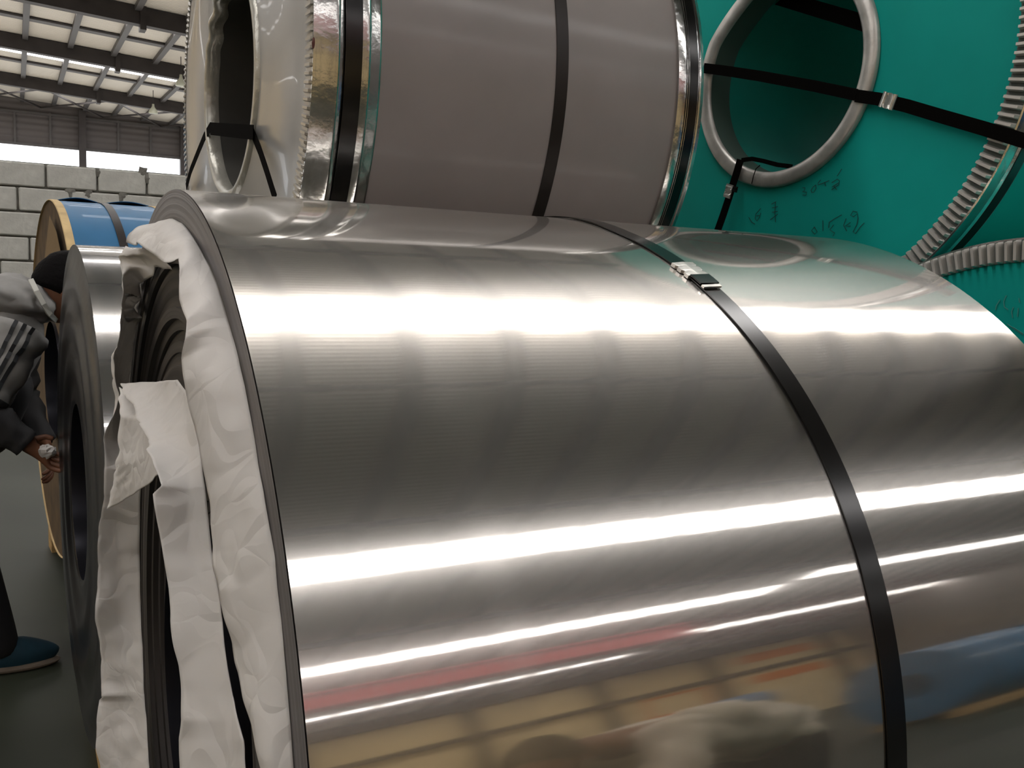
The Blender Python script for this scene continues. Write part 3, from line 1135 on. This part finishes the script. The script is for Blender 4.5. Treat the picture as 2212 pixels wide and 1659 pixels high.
ink = [zs(s) for s in (
    [(985, 410), (1025, 410), (1015, 455), (985, 470), (1050, 480), (1045, 525), (985, 525)],          # 3
    [(1195, 365), (1150, 400), (1120, 450), (1130, 485), (1165, 480), (1200, 425), (1195, 365)],      # 0
    [(1275, 285), (1235, 330), (1230, 365), (1300, 340), (1410, 295)], [(1340, 320), (1345, 350), (1355, 385)],   # 4
    [(1610, 110), (1560, 190), (1535, 225)], [(1450, 330), (1540, 270), (1575, 300), (1560, 360), (1450, 440)], [(1450, 400), (1560, 330)], [(1480, 380), (1530, 440)],
    [(320, 740), (240, 830), (230, 900), (260, 940), (300, 880), (320, 810)], [(250, 860), (300, 850)], [(130, 880), (180, 960), (230, 990)],
    [(490, 670), (565, 630)], [(500, 730), (590, 710)], [(500, 800), (590, 785)], [(470, 920), (590, 830)], [(555, 640), (545, 800), (555, 960)],
    [(1180, 1030), (1130, 1090), (1180, 1150), (1220, 1110), (1180, 1040)], [(1310, 930), (1310, 1100)],
    [(1610, 840), (1500, 900), (1410, 960), (1400, 1050)], [(1480, 1000), (1420, 1080), (1500, 1130), (1470, 1180)],
    [(1680, 900), (1640, 1010), (1690, 1100)], [(1750, 960), (1660, 1020), (1750, 1020)],
    [(1860, 800), (1790, 780), (1750, 850), (1800, 870), (1860, 820), (1870, 900), (1850, 1000), (1790, 1110), (1830, 1140), (1900, 1040), (1970, 970)],
)]
writing(teal, ink, M_ink, 0.0016)
ch = [[(1350, 870), (1310, 930), (1300, 980)], [(1420, 820), (1390, 890), (1400, 950), (1440, 980)], [(1500, 950), (1480, 1000), (1490, 1070)], [(1555, 960), (1545, 1060)], [(1560, 850), (1570, 900)], [(1430, 1140), (1520, 1200), (1610, 1260)], [(1500, 1180), (1610, 1250)]]
writing(teal2, [[(1900 + a / 5.186, 480 + b / 5.186) for a, b in s] for s in ch], M_chalk, 0.002, 'chalk_mark')

# hidden-row coils that carry the upper tier
def plain_coil(label, loc, R, W, yaw, m, cat='coil', nm='wrapped_coil', group=None, strap=True):
    t = thing(nm, label, cat, (loc[0], loc[1], loc[2] - R), yaw, group)
    o = MB().lathe([(0.0, 0.254), (-0.002, 0.40), (0.0, R), (W / 2, R + 0.001), (W, R), (W + 0.002, 0.4), (W, 0.254), (0.0, 0.254)], 128).build('wrapper', m, t)
    o.location = (0, 0, R)
    autosmooth(o, 50)
    if strap:
        for f in (0.12, 0.5, 0.88):
            cyl_strap(t, R, R + 0.001, W * f, 0.030, 0.0015, M_strap)
    return t


plain_coil('grey-wrapped coil on the floor behind the large shiny coil', (0.50, 2.86, 0.760), 0.68, 0.88, 0.0, M_wrapgrey)
plain_coil('teal coil on the floor behind the upper teal coil', (1.80, 2.74, 0.80), 0.72, 1.1, 0.05, M_teal, nm='teal_coil')
for (x, y, w, lb) in ((0.50, 2.86, 0.88, 'pine skid under the rear grey coil'), (1.80, 2.74, 1.1, 'pine skid under the rear teal coil'), (1.75, 1.048, 1.1, 'pine skid under the lower teal coil')):
    s_ = thing('wooden_skid', lb, 'skid', (x, y, 0))
    MB().box((0.05, -0.46, 0.0), (w - 0.05, -0.36, 0.13)).build('cradle_block', M_wood, s_)
    MB().box((0.05, 0.36, 0.0), (w - 0.05, 0.46, 0.13)).build('cradle_block', M_wood, s_)

# ------------------------------------------------------------------ blue coil by the block wall
RB, WB = 0.792, 0.44
blue = thing('blue_coil', 'blue-wrapped coil with beige cardboard rims standing before the block wall', 'coil', (0.1467, 4.483, 0.10), 0.0865)
o = MB().lathe([(0.01, RB - 0.004), (WB * 0.5, RB - 0.004), (WB - 0.02, RB - 0.004)], 160).build('wrapper', M_blue, blue, smooth=True)
o.location = (0, 0, RB)
o = MB().lathe([(0.016, RB - 0.002), (0.012, RB), (-0.014, RB), (-0.017, RB - 0.004), (-0.010, RB - 0.006), (0.0, RB - 0.01)], 160).build('cardboard_rim', M_card, blue)
o.location = (0, 0, RB)
autosmooth(o, 40)
o = MB().lathe([(-0.010, RB - 0.006), (-0.006, RB - 0.04), (-0.010, RB - 0.2), (-0.006, 0.26)], 128).build('end_board', M_carddark, blue, smooth=True)
o.location = (0, 0, RB)
o = MB().lathe([(-0.018, 0.26), (WB, 0.26)], 64).build('bore', M_bore, blue, smooth=True)
o.location = (0, 0, RB)
o = MB().lathe([(WB - 0.045, RB - 0.002), (WB - 0.04, RB), (WB, RB), (WB + 0.002, RB - 0.05), (WB, 0.26)], 160).build('cardboard_rim', M_card, blue)
o.location = (0, 0, RB)
autosmooth(o, 40)
# two folded board triangles on the end
mb = MB()
for a0_, a1_ in ((1.75, 2.35), (2.4, 2.9)):
    V = []
    for a in (a0_, (a0_ + a1_) / 2, a1_):
        V += [(-0.028, math.cos(a) * (RB - 0.06), RB + math.sin(a) * (RB - 0.06))]
    V += [(-0.045, math.cos(a0_ - 0.2) * 0.45, RB + math.sin(a0_ - 0.2) * 0.45)]
    mb.add(V, [(0, 1, 3), (1, 2, 3)])
mb.build('board_flap', mat('board_flap', (0.20, 0.13, 0.055), 0.85), blue)
cyl_strap(blue, RB, RB - 0.002, 0.195, 0.032, 0.002, M_strapb)
# loose edge of the blue wrap lifting off the top on either side of the strap
for x0, x1, h in ((0.02, 0.175, 0.014), (0.215, 0.39, 0.012)):
    V, F = [], []
    nx = 14
    for i in range(nx + 1):
        u = i / nx
        x = x0 + (x1 - x0) * u
        hh = h * math.sin(PI * u)
        for j in range(6):
            a = PI / 2 + 0.04 - j * 0.05
            rr_ = RB - 0.002 + hh * (1 - j / 6)
            V.append((x, math.cos(a) * rr_, RB + math.sin(a) * rr_))
    for i in range(nx):
        for j in range(5):
            F.append((i * 6 + j, i * 6 + j + 1, i * 6 + 7 + j, i * 6 + 6 + j))
    o = mesh('wrap_flap', V, F, M_blue, blue, smooth=True)
    so = o.modifiers.new('t', 'SOLIDIFY')
    so.thickness = 0.003
s_ = thing('wooden_skid', 'pine skid under the blue-wrapped coil', 'skid', (0.1467, 4.483, 0), 0.0865)
MB().box((0.0, -0.42, 0.0), (0.44, -0.3, 0.15)).build('cradle_block', M_wood, s_)
MB().box((0.0, 0.3, 0.0), (0.44, 0.42, 0.15)).build('cradle_block', M_wood, s_)

# ------------------------------------------------------------------ people
def skin_obj(name, chains, m, parent, sub=2, root=0):
    """chains: list of [(point, radius), ...]; shared points are merged"""
    V, E, Rr = [], [], []
    idx = {}
    for ch in chains:
        prev = None
        for p, r in ch:
            key = tuple(round(c, 4) for c in p)
            if key not in idx:
                idx[key] = len(V)
                V.append(Vector(p))
                Rr.append(r)
            i = idx[key]
            if prev is not None and prev != i:
                E.append((prev, i))
            prev = i
    me = bpy.data.meshes.new(name)
    inv = mw(parent).inverted()
    me.from_pydata([tuple(inv @ v) for v in V], E, [])
    me.materials.append(m)
    o = bpy.data.objects.new(name, me)
    C.objects.link(o)
    o.parent = parent
    sk_ = o.modifiers.new('skin', 'SKIN')
    sk_.use_smooth_shade = True
    for i, sv in enumerate(me.skin_vertices[0].data):
        rr_ = Rr[i] if isinstance(Rr[i], tuple) else (Rr[i], Rr[i])
        sv.radius = rr_
        sv.use_root = (i == root)
    su = o.modifiers.new('sub', 'SUBSURF')
    su.levels = sub
    su.render_levels = sub
    return o


def ellipsoid(c, rad, fwd, seg=24, rings=16, fn=None):
    V, F = [], []
    f = Vector(fwd).normalized()
    sdv = f.cross(Vector((0, 0, 1))).normalized()
    up = sdv.cross(f)
    for i in range(rings + 1):
        th = PI * i / rings
        for k in range(seg):
            ph = 2 * PI * k / seg
            q = Vector((math.sin(th) * math.cos(ph), math.sin(th) * math.sin(ph), math.cos(th)))
            if fn:
                q = fn(q)
            V.append(Vector(c) + f * (q.x * rad[0]) + sdv * (q.y * rad[1]) + up * (q.z * rad[2]))
    for i in range(rings):
        for k in range(seg):
            F.append((i * seg + k, (i + 1) * seg + k, (i + 1) * seg + (k + 1) % seg, i * seg + (k + 1) % seg))
    return V, F


def hand(p, d, side, curl, size=1.0):
    """finger chains from wrist p along d; side = thumb side direction"""
    d = Vector(d).normalized()
    side = Vector(side).normalized()
    n = d.cross(side).normalized()
    chains = []
    palm = p + d * 0.055 * size
    for k, (o_, L) in enumerate(((0.03, 0.078), (0.010, 0.085), (-0.010, 0.08), (-0.028, 0.064))):
        b = p + d * 0.085 * size + side * o_ * size
        q1 = b + (d * math.cos(curl) + n * math.sin(curl)) * L * 0.45 * size
        q2 = q1 + (d * math.cos(curl * 2.2) + n * math.sin(curl * 2.2)) * L * 0.33 * size
        q3 = q2 + (d * math.cos(curl * 3) + n * math.sin(curl * 3)) * L * 0.22 * size
        chains.append([(palm, 0.022 * size), (b, 0.0095 * size), (q1, 0.0088 * size), (q2, 0.008 * size), (q3, 0.0065 * size)])
    t1 = p + d * 0.03 * size + side * 0.035 * size
    t2 = t1 + (d * 0.7 + side * 0.6 + n * 0.3).normalized() * 0.035 * size
    t3 = t2 + (d * 0.9 + side * 0.1 + n * 0.4).normalized() * 0.028 * size
    chains.append([(p + d * 0.012, 0.022 * size), (t1, 0.012 * size), (t2, 0.010 * size), (t3, 0.008 * size)])
    return palm, chains


def sleeve_path(J, s):
    a, b, c = J['sh' + s], J['el' + s], J['wr' + s]
    a2 = a + (a - b).normalized() * 0.03
    P = []
    for i in range(13):
        P.append((a2.lerp(b, i / 12), 0.088 - 0.022 * i / 12))
    P = P[:-1]
    for i in range(11):
        P.append((b.lerp(c, i / 10 * 0.97), 0.066 - 0.022 * i / 10))
    # round the elbow
    for _ in range(2):
        P = [P[0]] + [((P[i - 1][0] + P[i][0] * 2 + P[i + 1][0]) / 4, P[i][1]) for i in range(1, len(P) - 1)] + [P[-1]]
    return P


def sleeve_point(P, i, ang, off=0.0):
    t = (P[min(i + 1, len(P) - 1)][0] - P[max(i - 1, 0)][0]).normalized()
    u = t.cross(Vector((0.9, 0.1, 0.2))).normalized()
    v = t.cross(u)
    d = u * math.cos(ang) + v * math.sin(ang)
    p, r = P[i]
    fold = 0.016 * (noise.noise(Vector((i * 0.55, math.cos(ang) * 1.2, math.sin(ang) * 1.2)) + p * 2) + 0.4 * noise.noise(p * 30 + d * 2))
    return p + d * (r + fold + off), d


def sleeve_grid(J, s, seg=28):
    P = sleeve_path(J, s)
    n = len(P)
    V, F = [], []
    for i in range(n):
        for k in range(seg):
            V.append(sleeve_point(P, i, 2 * PI * k / seg)[0])
    for i in range(n - 1):
        for k in range(seg):
            F.append((i * seg + k, i * seg + (k + 1) % seg, (i + 1) * seg + (k + 1) % seg, (i + 1) * seg + k))
    V.append(P[0][0])
    V.append(P[-1][0])
    for k in range(seg):
        F.append((n * seg, (k + 1) % seg, k))
        F.append((n * seg + 1, (n - 1) * seg + k, (n - 1) * seg + (k + 1) % seg))
    return V, F


def person(label, J, jac, trou, shoe_m, fwd, hair_m=M_black, collar=True, cuff_m=None):
    root = thing('person', label, 'person', (J['hip'].x, J['hip'].y, 0.0))
    f = Vector(fwd).normalized()
    sd = f.cross(Vector((0, 0, 1))).normalized()
    hip, wa, ch, nk, hd = J['hip'], J['waist'], J['chest'], J['neck'], J['head']
    # body: one continuous skin figure
    ch_b = [[(hip, (0.12, 0.10)), (wa, (0.115, 0.09)), (ch, (0.14, 0.10)), (nk, 0.052), (nk.lerp(hd, 0.5), 0.05)]]
    for s in ('l', 'r'):
        ch_b.append([(ch, (0.14, 0.10)), (J['sh' + s], 0.055), (J['el' + s], 0.042), (J['wr' + s], 0.028)])
        ch_b.append([(hip, (0.12, 0.10)), (J['th' + s], 0.085), (J['kn' + s], 0.058), (J['an' + s], 0.042)])
        palm, fc = hand(J['wr' + s], J['wr' + s] - J['el' + s], J['thumb' + s], 0.45)
        ch_b.append([(J['wr' + s], 0.028), (palm, 0.022)])
        ch_b += fc[:4]
        ch_b.append([(J['wr' + s], 0.028)] + fc[4][1:])
    skin_obj('body', ch_b, M_skin, root)

    def headfn(q):
        # jaw narrows, brow and nose come forward
        k = 1.0 - 0.28 * max(0, -q.z) ** 1.3
        x = q.x
        if q.x > 0.6 and abs(q.y) < 0.22 and -0.35 < q.z < 0.15:
            x += 0.13 * (1 - abs(q.y) / 0.22) * (1 - abs(q.z + 0.12) / 0.3)
        return Vector((x, q.y * k, q.z))
    hf = J.get('face', f)
    V, F = ellipsoid(hd, (0.098, 0.077, 0.122), hf, 32, 24, headfn)
    mesh('head', V, F, M_skin, root, world=True, smooth=True)
    hfv = Vector(hf).normalized()
    hs = hfv.cross(Vector((0, 0, 1))).normalized()
    hu = hs.cross(hfv)
    for s in (-1, 1):
        mb = MB()
        V, F = ellipsoid(hd + hs * 0.078 * s - hu * 0.005 - hfv * 0.01, (0.018, 0.010, 0.031), hfv, 10, 8)
        mesh('ear', V, F, M_skin, root, world=True, smooth=True)
    for s in (-1, 1):
        V, F = ellipsoid(hd + hs * 0.030 * s + hfv * 0.088 + hu * 0.008, (0.010, 0.013, 0.008), hfv, 10, 8)
        mesh('eye', V, F, mat('eye', (0.03, 0.02, 0.02), 0.2), root, world=True, smooth=True)
    V, F = ellipsoid(hd + hfv * 0.09 - hu * 0.055, (0.012, 0.024, 0.007), hfv, 12, 8)
    mesh('mouth', V, F, mat('lips', (0.22, 0.06, 0.05), 0.5), root, world=True, smooth=True)

    def hairfn(q):
        r = 1.0 + 0.03 * noise.noise(q * 4)
        cut = -0.35 + 0.95 * max(0, q.x)
        if q.z < cut:
            r *= 0.82
        return q * r
    V, F = ellipsoid(hd - hfv * 0.010 + hu * 0.014, (0.108, 0.087, 0.126), hf, 32, 24, hairfn)
    mesh('hair', V, F, hair_m, root, world=True, smooth=True)
    # jacket: trunk grown round the spine, plus two sleeves
    jc = [[(hip + (hip - wa).normalized() * 0.05, (0.195, 0.165)), (hip, (0.195, 0.165)), (wa, (0.18, 0.15)), (ch, (0.17, 0.135)), (nk.lerp(ch, 0.3), 0.085)]]
    for s in ('l', 'r'):
        jc.append([(ch, (0.17, 0.135)), (J['sh' + s], 0.085)])
    jo = skin_obj('jacket', jc, jac, root)
    tx = bpy.data.textures.get('folds') or bpy.data.textures.new('folds', 'CLOUDS')
    tx.noise_scale = 0.10
    jo.modifiers['sub'].levels = jo.modifiers['sub'].render_levels = 3
    dm = jo.modifiers.new('folds', 'DISPLACE')
    dm.texture = tx
    dm.strength = 0.030
    dm.mid_level = 0.5
    dm.texture_coords = 'LOCAL'
    for s in ('l', 'r'):
        V, F = sleeve_grid(J, s)
        so_ = mesh('sleeve', V, F, jac, root, world=True, smooth=True)
        if cuff_m:
            so_.data.materials.append(cuff_m)
            for i_, p_ in enumerate(so_.data.polygons):
                if s == 'l' or 10 <= i_ // 28 < 60:
                    p_.material_index = 1
    tc = [[(hip.lerp(wa, 0.6), (0.14, 0.12)), (hip, (0.16, 0.14))]]
    for s in ('l', 'r'):
        tc.append([(hip, (0.16, 0.14)), (J['th' + s], 0.105), (J['kn' + s], 0.085), (J['an' + s] + Vector((0, 0, 0.0)), 0.07), (J['an' + s] + Vector((0, 0, -0.05)), 0.07)])
    skin_obj('trousers', tc, trou, root)
    for s in ('l', 'r'):
        a = J['an' + s]
        tf = J.get('toe' + s, f)
        tf = Vector((tf.x, tf.y, 0)).normalized()
        base = Vector((a.x, a.y, 0.0))

        def shoefn(q):
            z = max(q.z, -0.55)
            if q.x > 0.1:
                z = z * (1 - 0.45 * (q.x - 0.1)) if z > 0 else z
            return Vector((q.x, q.y * (1 - 0.15 * max(0, q.x)), z))
        V, F = ellipsoid(base + tf * 0.06 + Vector((0, 0, 0.052)), (0.130, 0.047, 0.062), tf, 24, 16, shoefn)
        so = mesh('shoe', V, F, shoe_m, root, world=True, smooth=True)
        V, F = ellipsoid(base + tf * 0.06 + Vector((0, 0, 0.014)), (0.135, 0.050, 0.022), tf, 24, 10, lambda q: Vector((q.x, q.y, max(-0.6, min(0.6, q.z)))))
        mesh('sole', V, F, mat('sole', (0.16, 0.13, 0.10), 0.8), so, world=True)
        so.children[0]['label'] = 'pale sole'
    return root, jo


M_jac = mat('jacket_grey', (0.24, 0.235, 0.225), 0.85, noise_s=12, var=0.12)
M_jacd = mat('jacket_dark', (0.035, 0.035, 0.037), 0.85)
M_trou = mat('trousers_black', (0.008, 0.008, 0.010), 0.85)
M_shoe = mat('shoe_blue', (0.002, 0.03, 0.05), 0.8, noise_s=12, var=0.3)
M_jac2 = mat('jacket_taupe', (0.58, 0.50, 0.40), 0.38, noise_s=9, var=0.2)
PY = 3.58
Jw = dict(hip=at_y(-120, 985, PY), waist=at_y(-75, 860, PY), chest=at_y(-10, 735, PY), neck=at_y(82, 655, PY), head=at_y(143, 626, PY - 0.02),
          shr=at_y(38, 728, PY - 0.17), elr=at_y(-48, 888, PY - 0.25), wrr=at_y(58, 960, PY - 0.24),
          shl=at_y(30, 715, PY + 0.17), ell=at_y(40, 850, PY + 0.22), wrl=at_y(92, 960, PY + 0.1),
          thumbr=Vector((0, 0.5, 0.8)), thumbl=Vector((0, -0.5, 0.8)), face=Vector((0.9, 0.12, -0.42)))
hp = Jw['hip']
for s, dy in (('r', -0.10), ('l', 0.10)):
    Jw['th' + s] = Vector((hp.x + 0.02, PY + dy, hp.z - 0.10))
    Jw['kn' + s] = Vector((-0.175 + (0.03 if s == 'l' else 0), PY + dy, 0.50))
    Jw['an' + s] = Vector((-0.150 - (0.14 if s == 'l' else 0) + 0.02, PY + dy, 0.10))
Jw['anr'].x = -0.085
Jw['knr'].x = -0.175
worker, wj = person('person in a grey hooded jacket with three dark sleeve stripes, bending beside the coils', Jw, M_jac, M_trou, M_shoe, (1, 0, 0), cuff_m=M_jacd)
# dark lower body panel of the jacket, the hood and the white shirt collar
hb = []
V, F = ellipsoid(at_y(35, 645, PY - 0.02), (0.135, 0.15, 0.082), (0.9, 0, -0.30), 40, 26, lambda q: q * (1 + 0.14 * noise.noise(q * 2.0 + Vector((3, 1, 0))) + 0.05 * noise.noise(q * 6)))
mesh('hood', V, F, M_jac, worker, world=True, smooth=True)
skin_obj('jacket_front', [[(Jw['hip'] + Vector((0.05, 0, -0.02)), (0.17, 0.15)), (Jw['waist'] + Vector((0.05, 0, 0)), (0.165, 0.145)), (Jw['chest'] + Vector((0.065, 0, -0.06)), (0.14, 0.125))]], M_jacd, worker)
P = [at_y(66, 606, PY - 0.13), at_y(78, 630, PY - 0.15), at_y(92, 656, PY - 0.15), at_y(104, 676, PY - 0.13), at_y(116, 690, PY - 0.05)]
MB().ribbon(P, [Vector((0.2, -1, 0.1))] * 5, 0.016, 0.012).build('shirt_collar', mat('white_shirt', (0.6, 0.6, 0.55), 0.8), worker, world=True)
# sleeve stripes along the near upper arm, facing the aisle
Pp = sleeve_path(Jw, 'r')
best = max(range(72), key=lambda k: sleeve_point(Pp, 4, 2 * PI * k / 72)[1].dot(Vector((0.15, -1, 0.25)).normalized()))
for k in (-1, 0, 1):
    pts_, ns_ = [], []
    for i in range(0, 13):
        q, d = sleeve_point(Pp, i, 2 * PI * best / 72 + k * 0.30, 0.0015)
        pts_.append(q)
        ns_.append(d)
    MB().ribbon(pts_, ns_, 0.012, 0.002).build('sleeve_stripe', mat('stripe_black', (0.008, 0.010, 0.012), 0.7), worker, world=True)
# small crumpled paper in his hand and the torn card hanging under it
p = at_y(100, 975, PY - 0.25)
V, F = ellipsoid(p, (0.03, 0.02, 0.022), (1, 0, 0), 12, 8, lambda q: q * (1 + 0.5 * noise.noise(q * 3)))
tag(mesh('paper_scrap', V, F, M_paper), 'small white scrap of paper held in the bending person\'s hand', 'paper')

# second person, seen mirrored in the shiny coil
J2 = dict(hip=Vector((1.74, -0.66, 0.93)), waist=Vector((1.58, -0.62, 1.02)), chest=Vector((1.33, -0.56, 1.09)), neck=Vector((1.11, -0.50, 1.12)), head=Vector((0.98, -0.47, 1.08)),
          shr=Vector((1.24, -0.36, 1.07)), elr=Vector((1.16, -0.26, 0.82)), wrr=Vector((1.04, -0.20, 0.66)),
          shl=Vector((1.20, -0.76, 1.07)), ell=Vector((1.08, -0.80, 0.82)), wrl=Vector((0.94, -0.66, 0.68)),
          thumbr=Vector((0, -1, 0.3)), thumbl=Vector((0, 1, 0.3)), face=Vector((-0.8, 0.45, -0.45)))
for s, d in (('r', (0.04, 0.10)), ('l', (-0.04, -0.10))):
    J2['th' + s] = J2['hip'] + Vector((d[0], d[1], -0.10))
    J2['kn' + s] = Vector((1.70 + d[0], -0.66 + d[1], 0.5))
    J2['an' + s] = Vector((1.76 + d[0], -0.68 + d[1], 0.10))
_, j2 = person('person in a taupe jacket leaning forward, mirrored in the shiny coil', J2, M_jac2, M_trou, mat('shoe_dark', (0.03, 0.03, 0.03), 0.6), (-0.9, 0.4, 0))
j2.modifiers['folds'].strength = 0.07

# ------------------------------------------------------------------ things mirrored in the coil
crane = thing('crane_girder', 'red overhead crane girder spanning the hall, mirrored in the shiny coil', 'crane', (-4.0, -12.6, ZE + 4.5))
MB().box((-10, -0.16, 0.05), (15.5, 0.16, 0.72)).build('girder_web', M_red, crane)
MB().box((-10, -0.26, 0.0), (15.5, 0.26, 0.06)).build('girder_flange', M_red, crane)
MB().box((-10, -0.26, 0.70), (15.5, 0.26, 0.76)).build('girder_flange', M_red, crane)
for (x, y, w, lb) in ((6.0, -3.9, 1.2, 'blue-wrapped coil across the aisle, the nearer one'), (7.6, -3.9, 1.2, 'blue-wrapped coil across the aisle, the farther one')):
    t = plain_coil(lb, (x, y, 0.80), 0.70, w, 0.0, M_blue, nm='blue_coil')
    s_ = thing('wooden_skid', 'pine skid under the ' + lb, 'skid', (x, y, 0))
    MB().box((0.05, -0.42, 0.0), (w - 0.05, -0.3, 0.16)).build('cradle_block', M_wood, s_)
    MB().box((0.05, 0.3, 0.0), (w - 0.05, 0.42, 0.16)).build('cradle_block', M_wood, s_)
for k, (x, y, z) in enumerate(((10.1, -11.5, 0.58), (10.1, -12.68, 0.58), (10.1, -12.09, 1.59))):
    plain_coil(('blue-wrapped coil at the back wall, front one', 'blue-wrapped coil at the back wall, rear one', 'blue-wrapped coil at the back wall, top of the stack')[k], (x, y, z + 0.01), 0.58, 1.3, 0.0, M_blue, nm='blue_coil')
for k, (x0, x1, z0, z1) in enumerate(((19.3, 22.2, 4.0, 4.75), (19.3, 22.2, 2.1, 2.8))):
    tag(MB().box((x0, YB + 0.01, ZE + z0), (x1, YB + 0.05, ZE + z1)).build('banner', M_orange),
        ('orange banner high on the cream back wall', 'orange banner low on the cream back wall')[k], 'banner')
fr = thing('sign_frame', 'open orange frame fixed to the cream back wall', 'frame', (15.2, YB, ZE + 1.3))
for a, b in (((0, 0.01, 0), (2.2, 0.08, 0.14)), ((0, 0.01, 1.5), (2.2, 0.08, 1.64)), ((0, 0.01, 0.14), (0.14, 0.08, 1.5)), ((2.06, 0.01, 0.14), (2.2, 0.08, 1.5))):
    MB().box(a, b).build('frame_bar', M_orange, fr)
